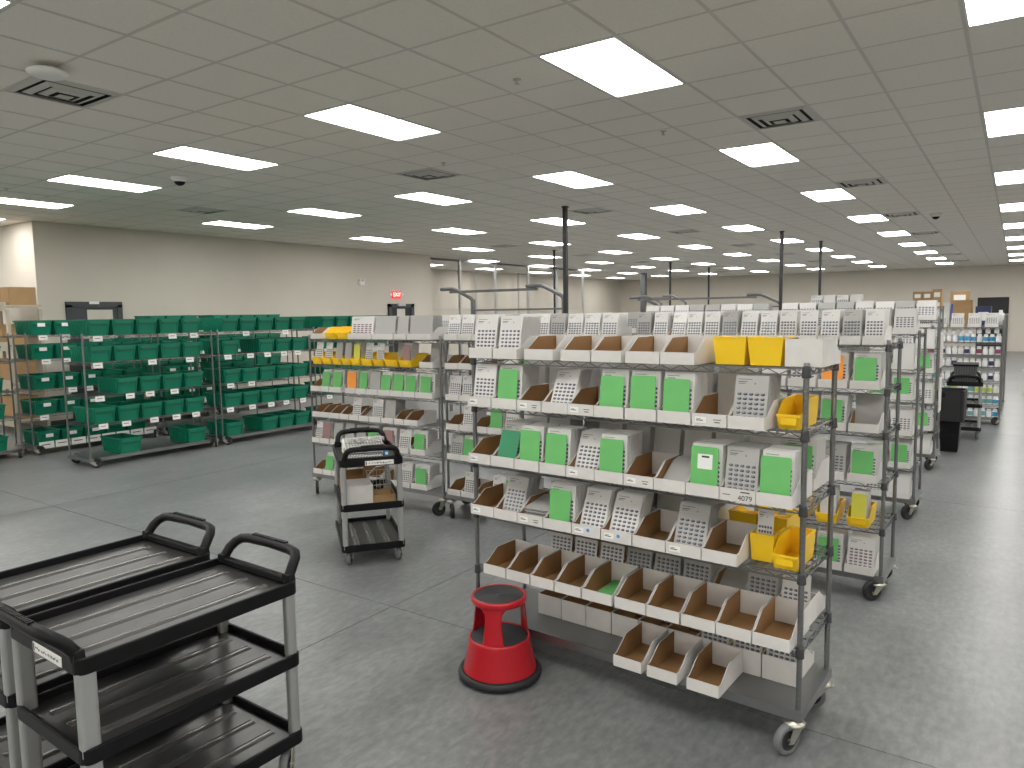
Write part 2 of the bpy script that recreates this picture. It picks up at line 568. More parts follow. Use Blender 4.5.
ex = empty('exit_sign', (XL, 15.22, 2.41))
tag(ex, 'red illuminated EXIT sign on the wall over the dark door', 'sign')
obj('sign_body', MB().box(0.001, 0.05, -0.165, 0.165, 0.0, 0.21, 'exitred'), ex)
for s in (-1, 1):
    obj('lamp_head', MB().box(0.001, 0.05, s * 0.23 - 0.03, s * 0.23 + 0.03, 0.08, 0.14, 'lampframe'), ex)
def text(s, size, mat, parent, loc, rot, name='lettering'):
    cu = bpy.data.curves.new(name, 'FONT')
    cu.body = s
    cu.size = size
    cu.align_x = 'CENTER'
    cu.align_y = 'CENTER'
    cu.extrude = 0.0004
    cu.materials.append(M[mat])
    tmp = bpy.data.objects.new(name, cu)
    me = bpy.data.meshes.new_from_object(tmp)
    bpy.data.objects.remove(tmp)
    bpy.data.curves.remove(cu)
    o = bpy.data.objects.new(name, me)
    col.objects.link(o)
    o.location = loc
    o.rotation_euler = rot
    o.parent = parent
    return o
text('EXIT', 0.15, 'exitletters', ex, (0.052, 0, 0.105), (PI / 2, 0, PI / 2))
el = empty('emergency_light', (XL, 13.89, 2.76))
tag(el, 'small white emergency light box high on the beige wall', 'light')
obj('lamp_body', MB().box(0.001, 0.06, -0.09, 0.09, 0, 0.1, 'lampframe'), el)
for s in (-1, 1):
    obj('lamp_head', MB().cyl((0.02, s * 0.06, 0.12), (0.08, s * 0.06, 0.13), 0.035, 12, 'lampframe'), el)

# metal framed cage partition across the alcove
pt = empty('cage_partition', (-15.0, 16.9, 0))
tag(pt, 'galvanised post and rail cage partition closing the alcove past the exit door', 'partition')
pys = [0.0, 1.85, 3.85, 5.9, 8.0, 10.05]
for k, y in enumerate(pys):
    obj('post', cached('cage_post', lambda: MB().box(-0.04, 0.04, -0.04, 0.04, 0.012, CEIL - 0.002, 'galv').box(-0.08, 0.08, -0.08, 0.08, 0.0, 0.012, 'galv')), pt, (0, y, 0))
for k in range(len(pys) - 1):
    y0, y1 = pys[k] + 0.04, pys[k + 1] - 0.04
    obj('rail', MB().box(-0.03, 0.03, y0, y1, CEIL - 0.07, CEIL - 0.012, 'greyframe'), pt)
    obj('rail', MB().box(-0.02, 0.02, y0, y1, 2.08, 2.12, 'galv'), pt)
    obj('rail', MB().box(-0.02, 0.02, y0, y1, 0.05, 0.09, 'galv'), pt)
pt2 = empty('cage_partition', (-18.4, 21.0, 0))
tag(pt2, 'row of thin galvanised posts against the alcove wall behind the cage', 'partition')
for k in range(4):
    obj('post', cached('cage_post_thin', lambda: MB().box(-0.04, 0.04, -0.04, 0.04, 0.0, CEIL - 0.002, 'galv')), pt2, (0, k * 3.1, 0))
obj('rail', MB().box(-0.03, 0.03, 0, 9.3, 2.1, 2.16, 'galv'), pt2)

# power poles from ceiling to floor
for (x, y, r, s) in ((-6.28, 10.7, 0.032, 'thick black pole behind the middle racks, second light'), (-10.85, 17.86, 0.022, 'thin black pole near the bent arm bench'), (-4.46, 17.28, 0.032, 'black pole rising behind the front rack, nearer of a pair'), (-4.30, 20.5, 0.03, 'black pole rising behind the front rack, farther of a pair'), (-10.5, 29.5, 0.03, 'slim black pole far off toward the end wall'), (-10.4, 25.2, 0.03, 'slim black pole beside the grey column')):
    e = empty('power_pole', (x, y, 0))
    tag(e, s + ', floor to ceiling', 'pole', None)
    obj('pole', MB().box(-r, r, -r, r, 0.01, CEIL - 0.03, 'blackpole'), e)
    obj('base_plate', MB().box(-0.08, 0.08, -0.08, 0.08, 0, 0.01, 'blackpole'), e)
    obj('ceiling_flange', MB().box(-r - 0.012, r + 0.012, -r - 0.012, r + 0.012, CEIL - 0.03, CEIL - 0.003, 'blackpole'), e)

# packing benches with bent overhead arms
def bench(x0, x1, y, zs, lab, top=0.9, sgn=-1):
    e = empty('packing_bench', (x0, y, 0))
    L = x1 - x0
    tag(e, lab, 'workbench')
    for x in (0, L):
        obj('upright', MB().box(x - 0.035, x + 0.035, -0.035, 0.035, 0, zs, 'greyframe'), e)
        obj('overhead_arm', MB().tube([(x, 0, zs - 0.03), (x + sgn * 0.06, 0, zs + 0.03), (x + sgn * 0.42, 0, zs + 0.2), (x + sgn * 0.5, 0, zs + 0.23), (x + sgn * 0.62, 0, zs + 0.235), (x + sgn * 0.85, 0, zs + 0.23)], 0.04, 8, 'greyframe'), e)
    obj('overhead_beam', MB().box(sgn * 0.6, L + sgn * 0.6, -0.03, 0.03, zs + 0.14, zs + 0.19, 'greyframe'), e)
    obj('back_rail', MB().box(0.035, L - 0.035, -0.015, 0.015, 2.0, 2.035, 'greyframe'), e)
    obj('worktop', MB().box(-0.1, L + 0.1, -0.8, -0.04, top - 0.04, top, 'beige'), e)
    for x in (-0.05, L + 0.05):
        obj('leg', MB().box(x - 0.025, x + 0.025, -0.75, -0.70, 0, top - 0.04, 'greyframe'), e)
bench(-9.26, -7.08, 12.0, 2.24, 'grey packing bench frame with bent overhead arms by the cage partition')
bench(-10.4, -9.5, 24.4, 2.25, 'small far packing bench with paired arms near grey column')
bench(-8.2, -4.9, 19.0, 2.10, 'long grey bench beam with arms between the two black poles')

# ------------------------------------------------------------------ wire shelving racks
def post_mb(h, z0):
    m = MB()
    prof = [(0.0, z0), (0.0127, z0)]
    z = z0 + 0.02
    while z < h - 0.012:
        prof += [(0.0127, z - 0.0012), (0.0127, z), (0.0119, z + 0.0006), (0.0119, z + 0.0024), (0.0127, z + 0.003), (0.0127, z + 0.0042)]
        z += 0.0254
    prof += [(0.0127, h - 0.002), (0.010, h), (0.0, h)]
    return m.lathe(prof, 10, 'chrome')

def wire_frame(L, D):
    m = MB()
    r = 0.0065
    for z in (-0.004, -0.032):
        for y in (0.0, D):
            m.bar((0.012, y, z), (L - 0.012, y, z), r, 'chrome')
        for x in (0.0, L):
            m.bar((x, 0.012, z), (x, D - 0.012, z), r, 'chrome')
    n = int(L / 0.05)
    for y in (0.0, D):
        for k in range(n):
            a, b = 0.012 + (L - 0.024) * k / n, 0.012 + (L - 0.024) * (k + 1) / n
            z = (-0.006, -0.030) if k % 2 else (-0.030, -0.006)
            m.bar((a, y, z[0]), (b, y, z[1]), 0.0045, 'chrome')
    n = int(D / 0.05)
    for x in (0.0, L):
        for k in range(n):
            a, b = 0.012 + (D - 0.024) * k / n, 0.012 + (D - 0.024) * (k + 1) / n
            z = (-0.006, -0.030) if k % 2 else (-0.030, -0.006)
            m.bar((x, a, z[0]), (x, b, z[1]), 0.0045, 'chrome')
    return m

def wire_mat(L, D):
    m = MB()
    n = int(L / 0.024)
    for k in range(1, n):
        x = L * k / n
        m.bar((x, 0.002, -0.0015), (x, D - 0.002, -0.0015), 0.003, 'chrome')
    for q in (0.27, 0.5, 0.73):
        m.bar((0.002, D * q, -0.006), (L - 0.002, D * q, -0.006), 0.006, 'chrome')
    return m

def solid_shelf(L, D):
    m = MB()
    a = 0.02
    m.box(-a, L + a, -a, D + a, -0.004, 0.0, 'sheet')
    m.box(-a, L + a, -a, -a + 0.004, -0.045, -0.004, 'sheet')
    m.box(-a, L + a, D + a - 0.004, D + a, -0.045, -0.004, 'sheet')
    m.box(-a, -a + 0.004, -a + 0.004, D + a - 0.004, -0.045, -0.004, 'sheet')
    m.box(L + a - 0.004, L + a, -a + 0.004, D + a - 0.004, -0.045, -0.004, 'sheet')
    return m

def caster_mb():
    m = MB()
    m.lathe([(0.0, 0.165), (0.012, 0.165), (0.012, 0.14), (0.045, 0.138), (0.045, 0.124), (0.03, 0.115), (0.0, 0.115)], 14, 'castermetal')
    for s in (-1, 1):
        m.xprism([(-0.03, 0.118), (0.03, 0.118), (0.055, 0.055), (0.025, 0.050)][::-1], s * 0.022 - 0.002, s * 0.022 + 0.002, 'castermetal')
    m.cyl((-0.028, 0.045, 0.068), (0.028, 0.045, 0.068), 0.008, 8, 'castermetal')
    m.box(-0.016, 0.016, -0.058, -0.03, 0.118, 0.124, 'castermetal')
    return m

def wheel_mb(r=0.0625, hw=0.016, tyre='tread'):
    m = MB()
    prof = [(0.0, -hw * 0.6, 'rubber'), (r * 0.3, -hw * 0.9, 'rubber'), (r * 0.62, -hw * 0.7, 'rubber'), (r * 0.66, -hw * 0.95), (r * 0.93, -hw), (r, -hw * 0.6), (r, hw * 0.6), (r * 0.93, hw), (r * 0.66, hw * 0.95, 'rubber'), (r * 0.62, hw * 0.7, 'rubber'), (r * 0.3, hw * 0.9, 'rubber'), (0.0, hw * 0.6)]
    m.lathe(prof, 20, tyre)
    m.v = [(z, x, y) for x, y, z in m.v]
    return m

def collar_mb():
    return MB().lathe([(0.0135, -0.042), (0.0195, -0.042), (0.0195, -0.034), (0.0175, -0.005), (0.0175, 0.004), (0.0135, 0.006)], 12, 'darkmetal')

class Frame:
    def __init__(s, ox, oy, rz):
        s.o, s.rz, s.grey = Vector((ox, oy, 0)), rz, False
        s.U, s.W = Vector((math.cos(rz), math.sin(rz), 0)), Vector((-math.sin(rz), math.cos(rz), 0))

    def p(s, u, w, z):
        return s.o + s.U * u + s.W * w + Vector((0, 0, z))

def rack(F, tiers, L, D, H, lab, group, detail=2, solid=True, cat='shelving rack', spin=0.6, tyre='rubber'):
    e = empty('wire_shelving_rack', F.o, F.rz)
    tag(e, lab, cat, group)
    zb = tiers[-1]
    for x in (0.0, L):
        for y in (0.0, D):
            p = obj('post', cached(('post', H, zb), lambda: post_mb(H, zb - 0.04)), e, (x, y, 0))
            if detail > 1:
                for z in tiers[:-1]:
                    obj('collar', cached('collar', collar_mb), p, (0, 0, z))
            a = (PI / 2 if x > 0 else -PI / 2) + rnd.uniform(-0.4, 0.4)
            if y == 0:
                a = PI + (-0.7 if x > 0 else 0.7) + rnd.uniform(-0.25, 0.25)
            c = obj('caster', cached('caster', caster_mb), e, (x + (0.03 if x == 0 else -0.015), y + (0.0 if y == 0 else -0.03), 0), (0, 0, a))
            c.scale = (1, 1, (zb - 0.03) / 0.165)
            obj('wheel', cached(('wheel', tyre), lambda: wheel_mb(0.068, 0.016, tyre)), c, (0, 0.045, 0.068 * 0.165 / (zb - 0.03)), (0, 0, 0), (1, 1, 0.165 / (zb - 0.03)))
    for k, z in enumerate(tiers):
        if k == len(tiers) - 1 and solid:
            obj('solid_shelf', cached(('solid_shelf', L, D), lambda: solid_shelf(L, D)), e, (0, 0, z))
        else:
            s = obj('wire_shelf', cached(('wire_shelf', L, D), lambda: wire_frame(L, D)), e, (0, 0, z))
            if detail > 0:
                obj('mat_wires', cached(('mat_wires', L, D), lambda: wire_mat(L, D)), s)
    return e

# ------------------------------------------------------------------ bins and cards
BW, BL, BH, LIP = 0.158, 0.30, 0.118, 0.056
def bin_floor_mb():
    h, t = BW / 2, 0.003
    return MB().box(-h, h, 0, BL, 0, t, ['board', 'kraft', 'board', 'board', 'board', 'board'])
def bin_side_mb(sgn):
    m = MB()
    h, t = BW / 2, 0.003
    W, K = 'board', 'kraft'
    side = [(t, t), (BL - t, t), (BL - t, BH), (0.125, BH), (0.03, LIP), (t, LIP)]
    x0, x1 = (-h, -h + t) if sgn < 0 else (h - t, h)
    m.xprism(side, x0, x1, ([W, K] if sgn < 0 else [K, W]) + [W] * len(side))
    return m
def bin_back_mb():
    h, t = BW / 2, 0.003
    return MB().box(-h, h, BL - t, BL, t, BH, 'board')
def bin_mb():
    m = bin_floor_mb()
    for q in (bin_side_mb(-1), bin_side_mb(1), bin_back_mb()):
        m.add(q.v, q.f, [q.mats[i] for i in q.m])
    return m
def lip_mb():
    h = BW / 2
    return MB().box(-h, h, 0, 0.004, 0.003, LIP, 'board')
def ybin_mb():
    m = MB()
    t = 0.004
    w0, w1 = 0.062, 0.073
    L, H = 0.27, 0.118
    m.taper(-w0, w0, 0.02, L - 0.008, 0, -w0, w0, 0.02, L - 0.008, t, 'yellow')
    for s in (-1, 1):
        a, b = s * w0, s * w1
        i0, i1 = s * (w0 - t), s * (w1 - t)
        prof = [(0.022, t), (L - 0.009, t), (L - 0.002, H), (0.10, H), (0.035, 0.078), (0.008, 0.06)]
        n = len(prof)
        def xx(z, p, q):
            return p + (q - p) * z / H
        vs_ = [(xx(z, a, b), y, z) for y, z in prof] + [(xx(z, i0, i1), y, z) for y, z in prof]
        fs = [tuple(range(n)), tuple(range(n, 2 * n))[::-1]] + [((i + 1) % n, i, n + i, n + (i + 1) % n) for i in range(n)]
        if s > 0:
            fs = [f[::-1] for f in fs]
        fs = [f[::-1] for f in fs]
        m.add(vs_, fs, 'yellow')
        m.box(min(b, b - s * 0.012) , max(b, b - s * 0.012), 0.10, L, H, H + 0.006, 'yellow')
    m.taper(-w0, w0, L - 0.012, L - 0.008, t, -w1, w1, L - 0.006, L, H, 'yellow')
    m.box(-w1, w1, L - 0.014, L + 0.003, H, H + 0.008, 'yellow')
    return m
def ylip_mb():
    m = MB()
    m.taper(-0.062, 0.062, 0.02, 0.024, 0.002, -0.068, 0.068, 0.004, 0.008, 0.060, 'yellow')
    m.box(-0.069, 0.069, 0.0, 0.010, 0.056, 0.066, 'yellow')
    m.box(-0.045, 0.045, 0.002, 0.010, 0.022, 0.05, 'yellow')
    return m
CW, CH, CT = 0.146, 0.227, 0.004
def card_mb(mat):
    return MB().box(-CW / 2, CW / 2, 0, CT, 0, CH, mat)
def blister_mb(pill, cols=5, rows=7):
    m = MB()
    for i in range(cols):
        for j in range(rows):
            cx = (i - (cols - 1) / 2) * (CW * 0.88 / cols)
            cz = 0.022 + j * 0.0205
            a, b = 0.0105, 0.0066
            k = 6
            v0 = [(cx + a * math.cos(2 * PI * q / k), 0.0, cz + b * math.sin(2 * PI * q / k)) for q in range(k)]
            v1 = [(cx + a * 0.62 * math.cos(2 * PI * q / k), -0.004, cz + 0.001 + b * 0.62 * math.sin(2 * PI * q / k)) for q in range(k)]
            m.add(v0 + v1, [(q, k + q, k + (q + 1) % k, (q + 1) % k)[::-1] for q in range(k)], pill)
            m.add(v1, [tuple(range(k))], 'pilltop')
    return m
def print_mb():
    m = MB()
    for (x0, x1, z0, z1) in ((-0.06, -0.022, 0.197, 0.200), (-0.06, -0.03, 0.190, 0.192), (0.012, 0.017, 0.189, 0.194), (-0.06, 0.0, 0.209, 0.211)):
        m.box(x0, x1, -0.0004, 0, z0, z1, 'ink')
    return m
def sheet_mb(mat, w=0.122, h=0.208):
    m = MB()
    c = 0.005
    poly = [(-w / 2, 0), (w / 2, 0), (w / 2, h - c), (w / 2 - c, h), (-w / 2 + c, h), (-w / 2, h - c)]
    n = 6
    vs_ = [(x, 0, z) for x, z in poly] + [(x, 0.0025, z) for x, z in poly]
    m.add(vs_, [tuple(range(n)), tuple(range(n, 2 * n))[::-1]] + [((i + 1) % n, i, n + i, n + (i + 1) % n) for i in range(n)], mat)
    return m
def label_mb():
    m = MB()
    m.box(-0.062, -0.012, -0.0012, 0, 0.014, 0.042, 'paper')
    m.box(-0.058, -0.026, -0.0016, -0.0012, 0.024, 0.028, 'ink')
    m.box(-0.058, -0.036, -0.0016, -0.0012, 0.032, 0.034, 'ink')
    return m

NCARD = [0]
CARD_MAX = 298
STUFF = MB()
def put(F, u, w, z, me, name, tilt=0.0, turn=0.0, scale=None):
    return obj(name, me, None, F.p(u, w, z), (tilt, 0, F.rz + turn), scale)
def stuff_add(mb, F, u, w, z, tilt, sx, sz):
    # a packed card too small to pick apart: moved into the one shared mesh
    ct, st = math.cos(tilt), math.sin(tilt)
    pts = []
    for x, y, zz in mb.v:
        x, zz = x * sx, zz * sz
        pts.append(F.p(u + x, w + y * ct - zz * st, z + y * st + zz * ct))
    STUFF.add(pts, mb.f, [mb.mats[i] for i in mb.m])

MBC = {}
def mbc(key, fn):
    if key not in MBC:
        MBC[key] = fn()
    return MBC[key]

def pack(F, u, w0, w1, z, tilt, n, where, width, mat='card', own=True, step=0.0115):
    sx = (width - 0.014) / CW
    k = 0
    w = w0
    while k < n and w < w1:
        tl = tilt + rnd.uniform(-0.012, 0.012)
        sz = 1.0 + rnd.uniform(-0.03, 0.012)
        if own and k < 4 and NCARD[0] < CARD_MAX:
            NCARD[0] += 1
            o = put(F, u, w, z, cached(('blister_card', mat), lambda: card_mb(mat)), 'blister_card', tl, 0, (sx, 1, sz))
            tag(o, 'packed card %s behind front, %s' % (ORD[k], where.replace('the ', '', 1)), 'card', 'packed blister cards')
        else:
            stuff_add(mbc(mat, lambda: card_mb(mat)), F, u, w, z, tl, sx, sz)
        w += step
        k += 1

def front_card(F, u, w, z, tilt, where, width, mat='card', pill='pill', du=0.0, cols=5, rows=7, sz=1.0, far=False):
    sx = (width - 0.014) / CW
    if far or NCARD[0] >= CARD_MAX:
        stuff_add(mbc(mat, lambda: card_mb(mat)), F, u, w, z, tilt, sx, sz)
        stuff_add(mbc((pill, cols, rows), lambda: blister_mb(pill, cols, rows)), F, u, w, z, tilt, sx, sz)
        return None
    NCARD[0] += 1
    o = put(F, u + du, w, z, cached(('blister_card', mat), lambda: card_mb(mat)), 'blister_card', tilt, 0, (sx, 1, sz))
    tone = {'card': 'white', 'gcard': 'grey'}[mat]
    pc = {'pill': 'dark-pilled', 'pillb': 'brown-pilled', 'pillr': 'red-pilled'}[pill]
    tag(o, '%s %s card fronting %s' % (tone, pc, where), 'card', 'front blister cards')
    obj('pill_blisters', cached(('pill_blisters', pill, cols, rows), lambda: blister_mb(pill, cols, rows)), o)
    obj('printed_heading', cached('printed_heading', print_mb), o)
    return o

def divider(F, u, w, z, tilt, where, mat='green', turn=0.0, note=False, scale=None):
    o = put(F, u, w, z, cached(('divider_card', mat), lambda: sheet_mb(mat)), 'divider_card', tilt, turn, scale)
    cw = {'green': 'light green', 'dkgreen': 'dark green', 'orange': 'orange', 'yellowcard': 'yellow', 'pink': 'dull pink'}[mat]
    tag(o, '%s divider%s in %s' % (cw, ' with note' if note else '', where.replace('the ', '', 1)), 'divider', 'divider cards')
    if note:
        nt_ = obj('paper_note', MB().box(-0.03, 0.036, -0.0015, 0, 0.11, 0.175, 'paper'), o)
        obj('note_print', MB().box(-0.012, 0.022, -0.0018, -0.0015, 0.16, 0.168, 'ink'), nt_)
    return o

NBIN = [0]
def bin_at(F, u0, u1, w, z, code, where, kind='card', back=False, label=False, own=True, simple=False, noun=None):
    """one bin and what stands in it; code: E empty, P pill card + pack, T tilted card, G divider + pack, ..."""
    wd = min(u1 - u0, 0.19) if u1 - u0 < 0.2 else u1 - u0
    uc = (u0 + u1) / 2
    turn = PI if back else 0.0
    base_w = w + (BL if back else 0.0)
    if kind == 'card':
        wd -= 0.004
        o = put(F, uc, base_w, z, cached('bin_floor', bin_floor_mb) if F is F1 else cached('cardboard_bin', bin_mb), 'cardboard_bin', 0, turn, (wd / BW, 1, 1))
        if F is F1:
            for sg in (-1, 1):
                obj('side_panel', cached(('side_panel', sg), lambda: bin_side_mb(sg)), o)
            obj('back_panel', cached('back_panel', bin_back_mb), o)
        obj('front_lip', cached('front_lip', lip_mb), o)
        if label:
            obj('bin_label', cached('bin_label', label_mb), o)
        nm = 'white cardboard bin'
    else:
        o = put(F, uc, base_w - (0.03 if back else 0), z, cached('plastic_bin', ybin_mb), 'plastic_bin', 0, turn, (wd / 0.15, 1, 1))
        obj('front_lip', cached('bin_front_lip', ylip_mb), o)
        nm = 'yellow plastic bin'
    NBIN[0] += 1
    st = {'E': 'empty', 'P': 'card-filled', 'T': 'card-filled', 'G': 'divider-fronted', 'N': 'divider-fronted', 'O': 'divider-fronted', 'K': 'divider-fronted', 'D': 'half-filled', 'F': 'half-filled', 'S': 'half-filled', 'Q': 'card-filled', 'B': 'card-filled', 'R': 'card-filled', 'Y': 'divider-fronted', 'V': 'card-filled', 'W': 'card-filled', 'M': 'divider-fronted'}[code[0]]
    tag(o, '%s %s%s, %s' % (st, nm, ' facing away' if back else '', where.replace('the ', '', 1) if where.startswith('the ') else where), 'bin', 'white cardboard bins' if kind == 'card' else 'yellow plastic bins')
    zz = z + (0.005 if kind == 'card' else 0.006)
    if kind != 'card':
        wd = min(wd, 0.142) * 0.90 - 0.016
    wn = where
    c = code[0]
    full = 12
    W0 = w + 0.035
    far = simple
    end = w + BL - 0.065
    J = rnd.uniform
    if kind != 'card':
        end -= 0.075
    if back:
        W0, end = w + 0.02, w + BL - 0.06
    if c in 'PQBR':
        tl = -0.17 + J(-0.07, 0.06)
        front_card(F, uc, W0, zz, tl, wn, wd, 'gcard' if c == 'Q' else 'card', {'P': 'pill', 'Q': 'pill', 'B': 'pillb', 'R': 'pillr'}[c], far=far)
        pack(F, uc, W0 + 0.013, end, zz, tl, 14, wn, wd, 'gcard' if c == 'Q' else 'card', own)
    elif c == 'T':
        tl = -0.42 + J(-0.05, 0.05)
        front_card(F, uc + 0.0, w + 0.05, zz + 0.004, tl, wn, wd * 0.97, 'card' if code[1:] != 'q' else 'gcard', far=far)
        pack(F, uc, w + 0.066, w + 0.16, zz + 0.004, tl, 8, wn, wd, 'gcard' if code[1:] == 'q' else 'card', own, step=0.013)
    elif c in 'GNOKYM':
        mat = {'G': 'green', 'N': 'green', 'O': 'orange', 'K': 'dkgreen', 'Y': 'yellowcard', 'M': 'pink'}[c]
        tl = -0.10 + J(-0.04, 0.03)
        sc = min(1.06, (wd - 0.022) / 0.122)
        if c == 'K':
            divider(F, uc - 0.007, w + 0.035, zz + 0.001, -0.34, wn, mat, 0.0, False, (sc, 1, 0.93))
        else:
            divider(F, uc - (0.007 if kind == 'card' else 0.002), W0 - 0.005, zz, tl, wn, mat, 0.0, c == 'N', (sc, 1, 1.0 + J(-0.06, 0.05)))
        W1 = W0 + (0.07 if c == 'K' else 0.012)
        front_card(F, uc, W1, zz, tl, wn, wd, 'card', far=far)
        pack(F, uc, W1 + 0.012, end, zz, tl, 13, wn, wd, 'card', own)
    elif c == 'D':
        tl = -0.12 + J(-0.06, 0.0)
        pack(F, uc, w + 0.15, end, zz, tl, 9, wn, wd, 'gcard', own)
    elif c == 'W':
        tl = -0.12 + J(-0.05, 0.0)
        pack(F, uc, W0, end, zz, tl, 13, wn, wd, 'gcard' if F.grey or back else 'card', own)
    elif c == 'V':
        tl = -0.14 + J(-0.05, 0.0)
        front_card(F, uc, W0, zz, tl, wn, wd, 'card', far=far)
    elif c == 'F':
        for k in range(5):
            NCARD[0] += 1
            q = put(F, uc + 0.0, w + 0.04 + 0.016 * k, zz + 0.006 + 0.002 * k, cached(('blister_card', 'gcard'), lambda: card_mb('gcard')), 'blister_card', -0.98, 0.0, ((wd - 0.016) / CW, 1, 0.8))
            tag(q, 'slumped blister card, %s in %s' % (ORD[k], wn), 'card', 'slumped blister cards')
    elif c == 'S':
        for k in range(5):
            NCARD[0] += 1
            q = put(F, uc, w + 0.05, zz + 0.016 * k + 0.006, cached(('blister_card', 'gcard'), lambda: card_mb('gcard')), 'blister_card', -1.40, 0.0, ((wd - 0.016) / CW, 1, 0.9))
            tag(q, 'grey flat-lying card, %s up in %s' % (ORD[k], wn), 'card', 'piled blister cards')
    return o

SH = ['top shelf', 'second shelf', 'third shelf', 'fourth shelf', 'fifth shelf', 'bottom shelf']
# ---- front rack
T1 = [1.695, 1.425, 1.103, 0.805, 0.475, 0.195]
F1 = Frame(-2.539, 3.285, math.atan2(-0.091, 1.826))
RL, RD = 1.828, 0.457
rack(F1, T1, RL, RD, 1.716, 'tall chrome wire rack of white bins beside the red step stool', 'chrome shelving racks', 2, tyre='tread')
rows1 = [
    (0, -0.07, [0.024, 0.192, 0.196, 0.362, 0.410, 0.595, 0.640, 0.818, 0.822, 0.990, 1.010, 1.190, 1.193, 1.362], 'P P E E E E E'.split(), []),
    (1, -0.085, [-0.028, 0.142, 0.149, 0.322, 0.327, 0.483, 0.488, 0.651, 0.653, 0.807, 0.809, 0.976, 0.984, 1.150, 1.158, 1.324, 1.330, 1.494, 1.499, 1.662], 'P G E T E K2 G G E Q'.split(), [0, 2, 4, 8]),
    (2, -0.085, [-0.037, 0.122, 0.127, 0.290, 0.297, 0.459, 0.465, 0.630, 0.636, 0.803, 0.808, 0.970, 0.974, 1.134, 1.138, 1.298, 1.302, 1.462, 1.465, 1.628, 1.631, 1.785], 'E K G G T G E F N Q G'.split(), [0, 4, 6]),
    (3, -0.075, [-0.044, 0.124, 0.129, 0.292, 0.297, 0.466, 0.472, 0.648, 0.655, 0.826, 0.832, 1.005, 1.012, 1.186, 1.192, 1.368, 1.372, 1.540], 'E Tq S G T T E Tq E'.split(), [0, 2, 4, 5, 7]),
    (4, -0.08, [0.098, 0.259, 0.263, 0.423, 0.428, 0.581, 0.585, 0.748, 0.754, 0.930, 0.944, 1.116, 1.119, 1.291, 1.298, 1.466, 1.468, 1.632, 1.634, 1.797], 'E E E E E E E E E E'.split(), []),
    (5, -0.12, [0.972, 1.128, 1.155, 1.313, 1.358, 1.516], 'E E E'.split(), []),
]
label_bins = {}
for ti, w_, xs_, codes, labs in rows1:
    for k, c in enumerate(codes):
        if c == 'K2':
            c = 'G'
        wh = 'the %s bin from stool end, front rack %s' % (ORD[k], SH[ti])
        sh = (0, 0.048, 0.056, 0.063, 0.012, 0)[ti]
        if ti in (1, 2, 3):
            sh -= (0, 0.026, 0.034, 0.035)[ti] * xs_[2 * k] / 1.6
        o = bin_at(F1, xs_[2 * k] + sh, xs_[2 * k + 1] + sh, w_, T1[ti] + 0.002, c, wh, label=(k in labs))
        label_bins[(ti, k)] = o
# handwriting and stickers on bin fronts
text('4079', 0.032, 'ink', label_bins[(2, 9)], (0.035, -0.0012, 0.018), (PI / 2, 0, 0))
obj('printed_line', MB().box(0.015, 0.055, -0.0008, 0, 0.042, 0.047, 'ink').box(-0.065, -0.03, -0.0008, 0, 0.026, 0.029, 'ink'), label_bins[(2, 9)])
for k in (4, 5):
    obj('blue_dot_sticker', MB().cyl((0.012, 0.0, 0.034), (0.012, -0.0014, 0.034), 0.009, 12, 'blueink'), label_bins[(3, k)])
for (a, k) in ((1, 2), (1, 4), (1, 8), (2, 6), (3, 2)):
    obj('handwritten_mark', MB().box(0.02, 0.055, -0.0008, 0, 0.030, 0.033, 'ink').box(0.025, 0.05, -0.0008, 0, 0.018, 0.022, 'ink'), label_bins[(a, k)])
# green sheet left in an empty bin
gs = put(F1, (0.754 + 0.930) / 2 + 0.015, -0.005, T1[4] + 0.009, cached(('divider_card', 'green'), lambda: sheet_mb('green')), 'divider_card', -1.5, 0)
tag(gs, 'light green divider card lying flat in an empty bin, front rack fifth shelf', 'divider', 'divider cards')
# away-facing bins and yellow bins on the front rack
for k, (a, b) in enumerate(((1.405, 1.562), (1.563, 1.722))):
    bin_at(F1, a, b, 0.03, T1[0] + 0.002, 'E', 'the %s yellow bin from stool end, front rack top shelf' % ORD[k], 'yellow', back=True)
bin_at(F1, 1.728, 1.885, 0.027, T1[0] + 0.002, 'E', 'the last bin at aisle end, front rack top shelf', back=True)
bin_at(F1, 1.702, 1.812, 0.0, T1[1] + 0.002, 'E', 'the aisle end of the front rack second shelf', 'yellow')
bin_at(F1, 1.578, 1.69, 0.06, T1[3] + 0.002, 'V', 'the bin before last, front rack fourth shelf', 'yellow', back=True)
bin_at(F1, 1.694, 1.814, 0.0, T1[3] + 0.002, 'E', 'the aisle end of the front rack fourth shelf', 'yellow')
# rear row of the front rack
rear = {
    1: (0.29, [(0.10 + 0.171 * k) for k in range(8)], 'W W W D W W W W'.split()),
    2: (0.29, [(0.10 + 0.170 * k) for k in range(10)], 'W W D W W W W W W G'.split()),
    3: (0.30, [(0.45 + 0.172 * k) for k in range(5)], 'D T Q W Q'.split()),
    4: (0.26, [(0.30 + 0.168 * k) for k in range(8)], 'V V V Q Q Q F Q'.split()),
}
for ti, (w_, us, codes) in rear.items():
    for k, u in enumerate(us):
        bin_at(F1, u, u + 0.164, w_, T1[ti] + 0.002, codes[k], 'the %s bin, rear row of front rack %s' % (ORD[k], SH[ti]), own=False)
for k in range(9):
    u = 0.30 + 0.163 * k
    bin_at(F1, u, u + 0.161, 0.185, T1[5] + 0.002, 'E' if k < 6 else 'V', 'the %s bin, rear row of front rack bottom shelf' % ORD[k], back=True)
bin_at(F1, 1.655, 1.802, 0.23, T1[4] + 0.002, 'V', 'the aisle end, rear row of front rack fifth shelf', back=True)
